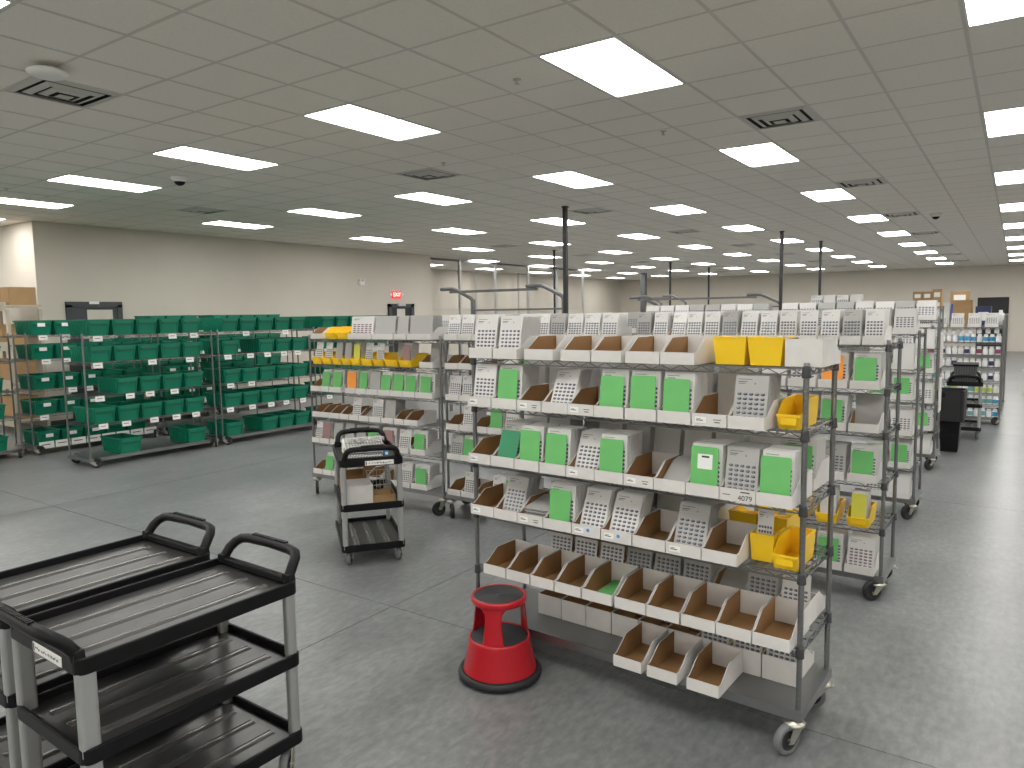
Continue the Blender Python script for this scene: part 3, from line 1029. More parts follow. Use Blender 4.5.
for k in range(2):
    bin_at(F1, 1.36 + 0.15 * k, 1.505 + 0.15 * k, 0.37, T1[3] + 0.002, 'E', 'the %s of two, rear of front rack fourth shelf' % ORD[k], 'yellow', back=True)

# ---- second row: yellow-bin rack, middle rack, aisle rack
T2 = [1.70, 1.43, 1.135, 0.855, 0.57, 0.225]
F2 = Frame(-6.32, 5.27, R(1.0))
F2.grey = True
rack(F2, T2, RL, RD, 1.74, 'chrome wire rack with a row of yellow bins, behind the loaded cart', 'chrome shelving racks', 1)
def lu(px):
    return (px - 315.0) / 126.0 * 1.80
rowsL = [
    (0, [95, 165, 360, 515, 520, 655, 660, 735, 740, 880], 'E R W W W'.split(), 'card'),
    (1, [95, 163, 165, 235, 240, 303, 305, 368, 370, 435, 440, 513, 515, 588, 590, 678, 680, 762], 'V V W W Y V V D M'.split(), 'yellow'),
    (2, [80, 143, 145, 210, 215, 300, 325, 398, 405, 468, 470, 548, 550, 622, 625, 703, 705, 778, 780, 880], 'E G G O G W G G G G'.split(), 'card'),
    (3, [85, 148, 150, 208, 210, 278, 285, 345, 350, 412, 415, 480, 485, 560, 565, 640, 645, 705, 710, 790], 'E E E E V F P W E E'.split(), 'card'),
    (4, [62, 130, 135, 200, 210, 280, 290, 360, 370, 440, 450, 520, 545, 640, 650, 730, 740, 830], 'P M W W W G M V G'.split(), 'card'),
    (5, [70, 140, 145, 210, 215, 290, 300, 370, 380, 450, 455, 530, 560, 650, 655, 730, 740, 835], 'E G E W E E D P G'.split(), 'card'),
]
for ti, xs_, codes, kd in rowsL:
    for k, c in enumerate(codes):
        a, b = (xs_[2 * k] - 80) / 800 * 1.71 + 0.030, (xs_[2 * k + 1] - 80) / 800 * 1.71 + 0.030
        if kd == 'card' and b - a < 0.125 and k + 1 < len(codes) and False:
            continue
        bin_at(F2, max(a, 0.02), b, -0.04, T2[ti] + 0.002, c, 'the %s bin from tote end, yellow-bin rack %s' % (ORD[k], SH[ti]), kd, own=False)
for k, (a, b) in enumerate(((200, 280), (282, 362))):
    bin_at(F2, (a - 80) / 800 * 1.71 + 0.030, (b - 80) / 800 * 1.71 + 0.030, -0.05, T2[0] + 0.002, 'E', 'the %s yellow bin, yellow-bin rack top shelf' % ORD[k], 'yellow')
bin_at(F2, 1.59, 1.76, -0.04, T2[1] + 0.002, 'D', 'the aisle end of the yellow-bin rack second shelf', own=False)

F3 = Frame(-4.43, 5.30, R(-0.5))
rack(F3, T2, RL, RD, 1.74, 'chrome wire rack in the second row, half hidden by the front rack', 'chrome shelving racks', 1)
for ti in range(6):
    codes = [list('PPPPQPPQPPP'), list('EEPDWGE'), list('VPGPWPG'), list('EPEGPWP'), list('QGPWEGE'), list('EVEPGWE')][ti]
    for k, c in enumerate(codes):
        bin_at(F3, 0.018 + 0.163 * k, 0.177 + 0.163 * k, -0.04, T2[ti] + 0.002, c, 'the %s bin, middle rack of second row, %s' % (ORD[k], SH[ti]), own=False)

T3 = [1.70, 1.41, 1.125, 0.79, 0.48, 0.165]
F4 = Frame(-2.50, 5.30, R(-1.6))
rack(F4, T3, RL, RD, 1.735, 'chrome wire rack in the second row with its end on the aisle', 'chrome shelving racks', 2)
rowsA = [list('QPTPPQPPBVPQP'), list('PGWGPWPOG'), list('WPGWPGWGD'), list('GWPGWPGQG'), list('WPWGWPWWY'), list('WEPWGWPGR')]
for ti, codes in enumerate(rowsA):
    n = len(codes)
    st = 1.79 / n
    for k, c in enumerate(codes):
        i = n - 1 - k
        kd = 'yellow' if (ti == 4 and i in (0, 1, 2, 3)) else 'card'
        pitch = 0.1405 if ti == 0 else 0.2
        a = 0.018 + st * k
        wdt = st - 0.006 if ti == 0 else min(st - 0.008, 0.186)
        if kd == 'yellow':
            wdt = 0.15
        bin_at(F4, a, a + wdt, -0.05 if ti else -0.02, T3[ti] + 0.002, c, 'the %s bin from aisle end, second-row aisle rack %s' % (ORD[i], SH[ti]), kd, own=(ti > 0 and i < 2))

# ---- rows further back: the tops and the aisle ends show
def back_row(y, name, tiers, H, xr, ncol, wordrow, cols=3):
    for q in range(cols):
        x0 = xr - 1.84 - q * 1.93
        F = Frame(x0, y, R(-0.6))
        pos = ['aisle rack', 'middle rack', 'inner rack'][q]
        rack(F, tiers, RL, RD, H, 'chrome wire rack of white bins, %s of the %s row' % (pos, wordrow), 'chrome shelving racks', 1 if q == 0 else 0)
        for ti in range(len(tiers)):
            n = ncol if ti == 0 else (2 if q == 0 else 0)
            for k in range(n):
                st = 1.79 / ncol
                a = 1.808 - st * (k + 1)
                c = 'PQPPQQPPBP'[(k + q) % 10] if ti == 0 else 'GWGPGWGVWG'[(k * 2 + ti) % 10]
                if ti == len(tiers) - 1 and k == 0:
                    c = 'W'
                bin_at(F, a, a + st - 0.008, -0.04, tiers[ti] + 0.002, c, 'the %s bin from aisle, %s row %s, %s' % (ORD[k], wordrow, pos, SH[ti]), own=False, simple=True)
T4 = [1.70, 1.38, 1.10, 0.77, 0.47, 0.187]
back_row(7.50, 'third', T4, 1.735, -0.70, 9, 'third', 3)
T5 = [1.79, 1.45, 1.16, 0.80, 0.47, 0.187]
back_row(9.95, 'fourth', T5, 1.83, -0.74, 8, 'fourth', 2)

# ---- green totes and their racks
TW, TL, TH = 0.312, 0.53, 0.20
def tote_mb():
    m = MB()
    a, b = TW / 2 - 0.025, TW / 2 - 0.006
    c = 0.03
    t = 0.004
    m.taper(-a, a, c, TL - c, 0, -a, a, c, TL - c, t, 'tote')
    # four walls with thickness
    m.taper(-a, a, c, c + t, t, -b, b, 0.006, 0.006 + t, TH, 'tote')
    m.taper(-a, a, TL - c - t, TL - c, t, -b, b, TL - 0.006 - t, TL - 0.006, TH, 'tote')
    for s in (-1, 1):
        x0, x1 = sorted((s * a, s * (a - t)))
        X0_, X1_ = sorted((s * b, s * (b - t)))
        m.taper(x0, x1, c, TL - c, t, X0_, X1_, 0.006, TL - 0.006, TH, 'tote')
    for s in (-1, 1):
        for k in range(9):
            y = 0.07 + k * (TL - 0.14) / 8
            x0, x1 = sorted((s * a, s * (a + 0.010)))
            X0_, X1_ = sorted((s * b, s * (b + 0.006)))
            m.taper(x0, x1, y - 0.004, y + 0.004, 0.01, X0_, X1_, y - 0.004, y + 0.004, TH, 'tote')
    return m
def tote_rim_mb():
    m = MB()
    h = TW / 2
    for s in ((-h, h, -0.004, 0.012), (-h, h, TL - 0.012, TL + 0.004), (-h, -h + 0.016, 0.012, TL - 0.012), (h - 0.016, h, 0.012, TL - 0.012)):
        m.box(*s, TH - 0.012, TH + 0.006, 'tote')
    return m
def tote_front_mb():
    m = MB()
    w_ = TW / 2 - 0.035
    m.box(-w_, w_, -0.004, 0.004, TH - 0.045, TH - 0.016, 'tote')
    m.taper(-w_, -w_ + 0.010, 0.018, 0.026, 0.02, -w_ - 0.004, -w_ + 0.008, -0.004, 0.006, TH - 0.03, 'tote')
    m.taper(w_ - 0.010, w_, 0.018, 0.026, 0.02, w_ - 0.008, w_ + 0.004, -0.004, 0.006, TH - 0.03, 'tote')
    m.box(-w_ + 0.02, w_ - 0.02, 0.0, 0.008, TH - 0.075, TH - 0.045, 'totedk')  # dark strip painting the shade below the rim
    return m
def tote(F, u, w, z, lab, card=False, nested=0):
    o = put(F, u, w, z, cached('storage_tote', tote_mb), 'storage_tote')
    tag(o, lab, 'tote', 'green storage totes')
    obj('rim', cached('tote_rim', tote_rim_mb), o)
    obj('handle_panel', cached('handle_panel', tote_front_mb), o)
    if card:
        obj('tote_label', MB().box(-0.05, 0.05, -0.009, -0.005, TH - 0.085, TH - 0.035, 'paper'), o)
    return o
def grack(F, tiers, H, lab, plan, rname, D=0.57, card=False, tags=True, start=0.145, endw='cart end'):
    e = rack(F, tiers, 1.83, D, H, lab, 'chrome tote racks', 1, solid=True, cat='shelving rack', spin=1.8)
    for ti, cells_ in enumerate(plan):
        n = 0
        for k, on in enumerate(cells_):
            if on:
                tote(F, start + 0.325 * k + 0.06, -0.03, tiers[ti] + 0.002, 'green tote, %s from %s on the %s of %s' % (ORD[n], endw, SH[ti] if ti < len(tiers) - 1 else 'bottom shelf', rname), card and k < 3)
                n += 1
    if tags:
        for ti in range(len(tiers)):
            for k in range(5 if ti < len(tiers) - 1 else 0):
                if rnd.random() < 0.85:
                    u = start + 0.325 * k + rnd.uniform(0.0, 0.12)
                    obj('shelf_tag', cached('shelf_tag', lambda: MB().box(-0.06, 0.06, -0.004, -0.001, -0.07, 0.0, 'paper').box(-0.04, 0.03, -0.0045, -0.004, -0.035, -0.028, 'ink')), e, (u, -0.006, tiers[ti] - 0.01), (-0.1, 0, 0))
    return e
TG = [1.735, 1.385, 0.945, 0.575, 0.125]
GA = Frame(-9.9, 4.58, PI / 2)
grack(GA, TG, 1.76, 'chrome rack of green totes by the open floor, cart end', [[1] * 5, [1] * 5, [0, 1, 1, 1, 1], [1] * 5, [0, 1, 0, 0, 1]], 'the first green rack')
GB = Frame(-9.9, 6.52, PI / 2)
grack(GB, TG, 1.76, 'chrome rack of green totes by the open floor, far end', [[1] * 5, [1, 0, 1, 1, 1], [1] * 5, [1] * 5, [1, 0, 1, 1, 1]], 'the second green rack')
GC0 = Frame(-11.6, 2.62, PI / 2)
grack(GC0, TG, 1.76, 'chrome tote rack behind the first, cut by the photo edge', [[0, 0, 1, 1, 1]] * 5, 'the cut-off green rack', card=True)
GC = Frame(-11.6, 4.60, PI / 2)
ec = grack(GC, TG, 1.76, 'chrome tote rack with white label strip, behind the first green rack', [[1] * 5] * 5, 'the label-strip green rack', card=True)
GD = Frame(-11.6, 6.55, PI / 2)
grack(GD, TG, 1.76, 'chrome tote rack behind the second green rack', [[1] * 5, [1, 1, 1, 1, 1], [1, 1, 0, 1, 1], [1, 1, 1, 1, 0], [0, 0, 0, 0, 0]], 'the rear green rack', card=True)
for k in range(8):
    obj('strip_label', MB().box(-0.1, 0.1, -0.006, -0.002, -0.05, 0.05, 'paper').box(-0.07, 0.05, -0.0065, -0.006, 0.0, 0.012, 'ink'), ec, (0.16 + 0.222 * k, -0.024, 0.13))
GE = Frame(-13.2, 6.6, PI / 2)
grack(GE, [1.79, 1.385, 0.945, 0.575, 0.125], 1.82, 'taller chrome tote rack standing against the beige wall', [[0, 0, 1, 1, 1], [1] * 5, [1] * 5, [1] * 5, [0] * 5], 'the wall green rack', tags=False)
GE2 = Frame(-13.2, 8.55, PI / 2)
grack(GE2, [1.79, 1.385, 0.945, 0.575, 0.125], 1.82, 'taller chrome tote rack by the wall, next to exit door', [[1] * 5, [1] * 5, [1] * 5, [1] * 5, [0] * 5], 'the exit-side green rack', tags=False)
GF = Frame(-9.9, 8.46, PI / 2)
grack(GF, TG, 1.76, 'chrome tote rack partly hidden behind the yellow-bin rack', [[1] * 5] * 4 + [[1, 1, 0, 0, 0]], 'the third green rack')

# tall beige shelving with cartons at the left
bs = empty('beige_shelving', (-15.68, 5.3, 0))
tag(bs, 'tall beige shelving unit with cartons on top, by the wall corner', 'shelving rack')
for x in (0.0, 1.62):
    for y in (0.0, 0.5):
        obj('upright', MB().box(x, x + 0.06, y, y + 0.05, 0, 2.14, 'beige'), bs)
for z in (0.2, 0.85, 1.5, 2.18):
    obj('shelf_board', MB().box(0.0, 1.68, 0.0, 0.55, z, z + 0.03, 'beige').box(0.0, 1.68, -0.02, 0.0, z - 0.07, z + 0.08, 'beige'), bs)
def carton(x, y, z, sx, sy, sz, rz, lab, mat='carton', label=False, group='cartons'):
    e = empty('carton', (x, y, z), rz)
    tag(e, lab, 'box', group)
    obj('box_body', MB().box(-sx / 2, sx / 2, -sy / 2, sy / 2, 0, sz - 0.004, mat), e)
    obj('flap', MB().box(-sx / 2, sx / 2, -sy / 2, -0.002, sz - 0.004, sz, mat), e)
    obj('flap', MB().box(-sx / 2, sx / 2, 0.002, sy / 2, sz - 0.004, sz, mat), e)
    obj('packing_tape', MB().box(-sx / 2 - 0.001, sx / 2 + 0.001, -0.025, 0.025, sz, sz + 0.001, 'tape'), e)
    if label:
        obj('box_label', MB().box(-sx * 0.32, sx * 0.32, -sy / 2 - 0.002, -sy / 2, sz * 0.25, sz * 0.7, 'paper'), e)
    return e
carton(-15.55 + 1.27, 5.55, 2.212, 0.56, 0.42, 0.30, 0.04, 'brown carton on the beige shelving top, nearer the wall corner')
carton(-15.55 + 0.66, 5.55, 2.212, 0.6, 0.42, 0.31, 0.0, 'brown carton on the beige shelving top, cut by photo edge')
carton(-15.55 + 0.9, 5.55, 1.531, 0.5, 0.4, 0.35, 0.0, 'brown carton on the beige shelving, under the top board')
carton(-15.55 + 0.3, 5.55, 1.531, 0.4, 0.4, 0.3, 0.0, 'dull pink carton on the beige shelving, under the top board', 'pink')
for z, s in ((0.881, 'middle'), (0.231, 'low')):
    carton(-15.55 + 1.1, 5.55, z, 0.6, 0.4, 0.4, 0.0, 'brown carton on the %s board of the beige shelving' % s)

# ------------------------------------------------------------------ utility carts
def rounded(x0, x1, y0, y1, r, n=5):
    pts = []
    for cx, cy, a0 in ((x1 - r, y1 - r, 0), (x0 + r, y1 - r, PI / 2), (x0 + r, y0 + r, PI), (x1 - r, y0 + r, 3 * PI / 2)):
        for k in range(n + 1):
            a = a0 + PI / 2 * k / n
            pts.append((cx + r * math.cos(a), cy + r * math.sin(a)))
    return pts
def ring(m, outer, inner, z0, z1, mat):
    n = len(outer)
    vs_ = [(x, y, z0) for x, y in outer] + [(x, y, z1) for x, y in outer] + [(x, y, z1) for x, y in inner] + [(x, y, z0) for x, y in inner]
    fs = []
    for i in range(n):
        j = (i + 1) % n
        fs += [(i, j, n + j, n + i), (n + i, n + j, 2 * n + j, 2 * n + i), (2 * n + i, 2 * n + j, 3 * n + j, 3 * n + i), (3 * n + i, 3 * n + j, j, i)]
    m.add(vs_, fs, mat)
def cart(cx, y0, rz, W, L, lab, sticker=True, group='black utility carts', low=0.0):
    """origin at the near end's middle; the cart runs along local +y"""
    e = empty('utility_cart', (cx, y0, 0), rz)
    tag(e, lab, 'cart', group)
    h = W / 2
    for k, (z0, z1) in enumerate(((0.785, 0.842), (0.474 - low, 0.53 - low), (0.132 - low * 0.4, 0.188 - low * 0.4))):
        m = MB()
        o_, i_ = rounded(-h, h, 0, L, 0.035), rounded(-h + 0.016, h - 0.016, 0.016, L - 0.016, 0.022)
        ring(m, o_, i_, z0, z1, 'black')
        zf = z1 - 0.030
        m.zprism(i_, z0 + 0.006, zf, 'trayplastic')
        s = obj('shelf_tray', m, e)
        bevel(s, 0.005, 2)
        for q in range(3):
            x = -h + W * (q + 1) / 4
            rb = MB()
            y_a, y_b = 0.07, L - 0.07
            arc = [(-0.024, -0.0005), (-0.018, 0.003), (-0.010, 0.0052), (0.0, 0.006), (0.010, 0.0052), (0.018, 0.003), (0.024, -0.0005)]
            na = len(arc)
            pv = [(x + p, y, zf + q_) for y in (y_a, y_b) for p, q_ in arc]
            rb.add(pv, [(i, na + i, na + i + 1, i + 1)[::-1] for i in range(na - 1)], 'ribplastic', True)
            rb.add(pv, [tuple(range(na)), tuple(range(na, 2 * na))[::-1]], 'ribplastic')
            obj('tray_rib', rb, s)
    for sx in (-1, 1):
        for (ya, yb) in ((0.035, 0.035), (L - 0.035, L - 0.035)):
            for (z0, z1) in ((0.188 - low * 0.4, 0.474 - low), (0.53 - low, 0.785)):
                m = MB()
                hy = 0.032 if ya < L / 2 else 0.023
                m.zprism(rounded(-0.02, 0.02, -hy, hy, 0.014, 3), z0 - 0.03, z1 + 0.005, 'alu')
                p = obj('upright', m, e, (sx * (h - 0.03), ya, 0))
            m = MB()
            m.lathe([(0.0, 0.132), (0.022, 0.132), (0.022, 0.125), (0.0, 0.123)], 12, 'castermetal')
            for s in (-1, 1):
                m.xprism([(-0.02, 0.124), (0.02, 0.124), (0.05, 0.05), (0.02, 0.045)][::-1], s * 0.024 - 0.002, s * 0.024 + 0.002, 'castermetal')
            m.cyl((-0.03, 0.03, 0.0555), (0.03, 0.03, 0.0555), 0.006, 8, 'castermetal')
            c = obj('caster', m, e, (sx * (h - 0.05), ya + (0.02 if ya < L / 2 else -0.02), 0), (0, 0, rnd.uniform(-0.6, 0.6) + (0 if ya < L / 2 else PI)))
            obj('wheel', cached('cart_wheel', lambda: wheel_mb(0.055, 0.017, 'tread')), c, (0, 0.03, 0.0555))
    for sy, y in ((-1, 0.02), (1, L - 0.02)):
        hx = h - 0.045
        pts = [(-hx, y, 0.827), (-hx, y + sy * 0.006, 0.857), (-hx + 0.006, y + sy * 0.028, 0.890), (-hx + 0.018, y + sy * 0.052, 0.913), (-hx + 0.042, y + sy * 0.07, 0.928), (-hx + 0.085, y + sy * 0.078, 0.933), (0, y + sy * 0.082, 0.936), (hx - 0.085, y + sy * 0.078, 0.933), (hx - 0.042, y + sy * 0.07, 0.928), (hx - 0.018, y + sy * 0.052, 0.913), (hx - 0.006, y + sy * 0.028, 0.890), (hx, y + sy * 0.006, 0.857), (hx, y, 0.827)]
        hd = obj('handle', MB().tube(pts, 0.022, 12, 'black'), e)
        g = MB()
        for q in range(14):
            x = -hx + 0.12 + (2 * hx - 0.24) * q / 13
            g.box(x - 0.005, x + 0.005, y + sy * 0.083 - 0.010, y + sy * 0.083 + 0.010, 0.949, 0.9605, 'black')
        obj('grip_ribs', g, hd)
        m = MB()
        for s in (-1, 1):
            m.taper(s * (h - 0.045) - 0.03, s * (h - 0.045) + 0.03, y - 0.018, y + 0.018, 0.832, s * (h - 0.045) - 0.022, s * (h - 0.045) + 0.022, y - 0.018, y + 0.018, 0.867, 'black')
        m.box(-h + 0.06, h - 0.06, y - 0.016, y + 0.016, 0.827, 0.854, 'black')
        bevel(obj('handle_mount', m, e), 0.005, 2)
    if sticker:
        st = obj('sticker', MB().box(-0.05, 0.17, -0.0025, -0.0005, 0.792, 0.828, 'paper'), e)
        m = MB()
        for q in range(16):
            x = -0.03 + q * 0.0115
            m.box(x, x + rnd.choice((0.004, 0.006, 0.008)), -0.003, -0.0025, 0.804 + rnd.choice((0, 0.004)), 0.811 + rnd.choice((0, 0.004)), 'ink')
        m.box(-0.046, -0.038, -0.003, -0.0025, 0.796, 0.824, 'ink')
        obj('sticker_print', m, st)
    return e
cart(-2.725, 1.05, -0.02, 0.555, 0.875, 'empty black three-shelf utility cart by the red stool, beside its twin')
cart(-3.355, 1.06, 0.0, 0.575, 0.875, 'empty black three-shelf utility cart farther from the stool, beside its twin')
mc_rz = math.atan2(0.788, 0.615)
# local +y must point away from the camera: (-0.788, 0.615)
MCX, MCY = -4.04, 3.92
mc = cart(MCX, MCY, mc_rz, 0.49, 0.80, 'black utility cart loaded with paper stacks and boxes before the racks', low=0.035)
FM = Frame(MCX, MCY, mc_rz)
# load of the cart
for k in range(9):
    m = MB()
    m.box(-0.15, 0.15, -0.11, 0.11, 0, 0.010, 'paper')
    o = obj('card_booklet', m, None, FM.p(-0.04 + rnd.uniform(-0.012, 0.012), 0.30 + 0.02 * (k % 3), 0.8205 + 0.0135 * k), (0, 0, FM.rz + rnd.uniform(-0.06, 0.06)))
    tag(o, 'white card booklet, %s up in the stack on loaded utility cart' % ORD[k], 'booklet', 'booklets stacked on the loaded cart')
    g = MB()
    for q in range(13):
        x = -0.14 + 0.0225 * q
        g.box(x, x + 0.012, -0.1104, -0.11, 0.002, 0.008, 'pillr' if k % 2 else 'pillb')
        g.box(x, x + 0.012, -0.113, -0.1104, 0.003, 0.007, 'pilltop')
    obj('pill_edge', g, o)
m = MB()
for q in range(18):
    x = -0.15 + 0.0175 * q
    m.xprism([(-0.1, 0.0), (0.1, 0.0), (0.1, 0.006), (-0.1, 0.030)], x, x + 0.006, 'card')
tb = obj('card_tray_pack', m, None, FM.p(-0.03, 0.30, 0.8205 + 0.0135 * 9 + 0.004), (0, 0, FM.rz + 0.05))
tag(tb, 'fanned white cards with toothed edges crowning the booklet stack on cart', 'card pack')
cl = obj('spring_clip', MB().box(0, 0.03, -0.008, 0.05, 0, 0.06, 'clip').box(0.004, 0.026, -0.014, -0.008, 0.01, 0.03, 'paper'), None, FM.p(0.125, 0.20, 0.8205), (0, 0, FM.rz))
tag(cl, 'blue clip beside the booklet stack on the loaded utility cart', 'clip')
dk = obj('dark_folder', MB().box(-0.10, 0.10, -0.12, 0.12, 0, 0.05, 'pink'), None, FM.p(0.06, 0.59, 0.8205), (0, 0, FM.rz))
tag(dk, 'dark folder lying behind the booklet stack on loaded utility cart', 'folder')
def open_box(name, F, u, w, z, sx, sy, sz, mat, inner, lab, cat='box'):
    e = empty(name, F.p(u, w, z), F.rz)
    tag(e, lab, cat)
    t = 0.005
    obj('box_base', MB().box(-sx / 2, sx / 2, -sy / 2, sy / 2, 0, t, [mat, inner] + [mat] * 4), e)
    for s in (-1, 1):
        x0, x1 = sorted((s * sx / 2, s * (sx / 2 - t)))
        obj('box_side', MB().box(x0, x1, -sy / 2, sy / 2, t, sz, [mat, mat, mat, mat if s > 0 else inner, mat, inner if s > 0 else mat]), e)
        y0, y1 = sorted((s * sy / 2, s * (sy / 2 - t)))
        obj('box_end', MB().box(-sx / 2 + t, sx / 2 - t, y0, y1, t, sz, [mat, mat, mat if s < 0 else inner, mat, mat if s > 0 else inner, mat]), e)
    return e
open_box('file_box', FM, -0.10, 0.20, 0.473, 0.22, 0.26, 0.15, 'board', 'board', 'white board box on the middle tray of loaded utility cart')
open_box('carton_tray', FM, 0.10, 0.19, 0.473, 0.17, 0.21, 0.06, 'carton', 'carton', 'shallow brown carton tray on the middle tray of loaded cart')
wb = empty('wire_basket', FM.p(0.10, 0.46, 0.473), FM.rz)
tag(wb, 'pale wire basket standing behind the carton tray on loaded cart', 'basket')
m = MB()
for k in range(7):
    for s in (-1, 1):
        m.bar((-0.09 + 0.03 * k, s * 0.11, 0.004), (-0.09 + 0.03 * k, s * 0.11, 0.16), 0.003, 'galv')
        m.bar((s * 0.09, -0.11 + 0.0366 * k, 0.004), (s * 0.09, -0.11 + 0.0366 * k, 0.16), 0.003, 'galv')
obj('wires', m, wb)
m = MB()
for z in (0.004, 0.08, 0.16):
    for s in (-1, 1):
        m.bar((-0.09, s * 0.11, z), (0.09, s * 0.11, z), 0.005, 'galv')
        m.bar((s * 0.09, -0.11, z), (s * 0.09, 0.11, z), 0.005, 'galv')
obj('hoops', m, wb)
tr = MB()
tr.lathe([(0.02, -0.02), (0.045, -0.02), (0.045, 0.02), (0.02, 0.02), (0.02, -0.02)], 20, 'rubber')
tr.v = [(x, z, y + 0.05) for x, y, z in tr.v]
tag(obj('tape_roll', tr, None, FM.p(0.10, 0.45, 0.4795), (0, 0, FM.rz)), 'black tape roll standing in the wire basket on the cart', 'tape')
open_box('file_box', FM, -0.105, 0.50, 0.473, 0.2, 0.25, 0.17, 'kraft', 'kraft', 'brown board box behind the white box on loaded cart')

# ------------------------------------------------------------------ red step stool
SX, SY = -2.215, 3.045
st = empty('step_stool', (SX, SY, 0))
tag(st, 'red round step stool with black treads beside the front rack', 'stool')
obj('base_bumper', MB().lathe([(0.19, 0.012), (0.205, 0.008), (0.222, 0.016), (0.225, 0.034), (0.216, 0.05), (0.198, 0.052), (0.19, 0.03), (0.19, 0.012)], 40, 'rubber'), st)
obj('lower_shell', MB().lathe([(0.185, 0.03), (0.2, 0.035), (0.197, 0.05), (0.165, 0.205), (0.164, 0.222), (0.158, 0.228), (0.152, 0.222), (0.152, 0.2), (0.18, 0.06)], 40, 'red'), st)
obj('lower_tread', MB().lathe([(0.153, 0.205), (0.152, 0.222), (0.146, 0.225), (0.14, 0.222), (0.13, 0.225), (0.12, 0.222), (0.11, 0.225), (0.1, 0.222), (0.09, 0.225), (0.0, 0.223)], 40, 'rubbertread'), st)
for k in range(3):
    a = R(-67.5 + 120 * k)
    m = MB()
    t, n = 0.006, 8
    prof = [(0.157, 0.222, 0.39), (0.154, 0.25, 0.36), (0.148, 0.31, 0.32), (0.143, 0.36, 0.31), (0.141, 0.385, 0.34), (0.140, 0.405, 0.44), (0.140, 0.418, 0.62)]
    vs_, fs = [], []
    for r_, z, hw_ in prof:
        for rr in (r_, r_ - t):
            for i in range(n + 1):
                q = -hw_ + 2 * hw_ * i / n
                vs_.append((rr * math.cos(q), rr * math.sin(q), z))
    W2 = 2 * (n + 1)
    for j in range(len(prof) - 1):
        for i in range(n):
            fs.append((j * W2 + i, j * W2 + i + 1, (j + 1) * W2 + i + 1, (j + 1) * W2 + i))
            fs.append((j * W2 + n + 1 + i + 1, j * W2 + n + 1 + i, (j + 1) * W2 + n + 1 + i, (j + 1) * W2 + n + 1 + i + 1))
        for i in (0, n):
            f = (j * W2 + i, (j + 1) * W2 + i, (j + 1) * W2 + n + 1 + i, j * W2 + n + 1 + i)
            fs.append(f if i == 0 else f[::-1])
    m.add(vs_, fs, 'red', True)
    obj('leg', m, st, (0, 0, 0), (0, 0, a))
obj('top_ring', MB().lathe([(0.126, 0.412), (0.139, 0.412), (0.146, 0.418), (0.149, 0.426), (0.149, 0.442), (0.144, 0.450), (0.135, 0.450), (0.129, 0.440), (0.126, 0.430), (0.126, 0.412)], 40, 'red'), st)
prof = [(0.0, 0.432), (0.134, 0.432), (0.134, 0.446)]
r_ = 0.13
while r_ > 0.02:
    prof += [(r_, 0.4495), (r_ - 0.004, 0.4495), (r_ - 0.005, 0.4475), (r_ - 0.008, 0.4475)]
    r_ -= 0.009
prof += [(0.012, 0.449), (0.0, 0.449)]
obj('top_tread', MB().lathe(prof, 40, 'rubbertread'), st)
for k in range(3):
    a = R(20 + 120 * k)
    w_ = obj('caster_wheel', cached('stool_wheel', lambda: wheel_mb(0.019, 0.008, 'tread')), st, (0.15 * math.cos(a), 0.15 * math.sin(a), 0.0192), (0, 0, a))

# ------------------------------------------------------------------ aisle end: trash can, tub cart, bottle racks
tc = empty('trash_can', (-0.68, 11.45, 0))
tag(tc, 'slim black trash can with bag at the end of the aisle racks', 'trash can')
obj('can_body', MB().taper(-0.10, 0.10, -0.16, 0.16, 0.0, -0.135, 0.135, -0.2, 0.2, 0.76, 'black'), tc)
m = MB()
ring(m, rounded(-0.155, 0.155, -0.22, 0.22, 0.03), rounded(-0.12, 0.12, -0.19, 0.19, 0.02), 0.74, 0.80, 'black')
obj('can_rim', m, tc)
m = MB()
pl_o = [(x * (1 + 0.05 * math.sin(7 * i)), y * (1 + 0.05 * math.cos(5 * i))) for i, (x, y) in enumerate(rounded(-0.165, 0.165, -0.23, 0.23, 0.05))]
ring(m, pl_o, rounded(-0.15, 0.15, -0.21, 0.21, 0.03), 0.42, 0.83, 'rubber')
obj('bin_liner', m, tc)
cart(-0.585, 12.45, 0.04, 0.46, 0.8, 'black utility cart carrying a black tub, behind the trash can', sticker=False)
FT = Frame(-0.60, 12.85, 0.04)
tub = empty('storage_tub', FT.p(0, 0, 0.8195), 0.04)
tag(tub, 'black ribbed storage tub sitting on the cart behind the trash can', 'tub')
m = MB()
m.taper(-0.13, 0.13, -0.22, 0.22, 0, -0.15, 0.15, -0.25, 0.25, 0.26, 'column')
obj('tub_body', m, tub)
m = MB()
for k in range(9):
    x = -0.14 + 0.035 * k
    m.taper(x * 0.85 - 0.006, x * 0.85 + 0.006, -0.230, -0.22, 0.01, x * 0.95 - 0.006, x * 0.95 + 0.006, -0.260, -0.25, 0.25, 'greyframe')
obj('rib_wall', m, tub)
obj('tub_rim', MB().box(-0.165, 0.165, -0.27, 0.27, 0.25, 0.275, 'black'), tub)

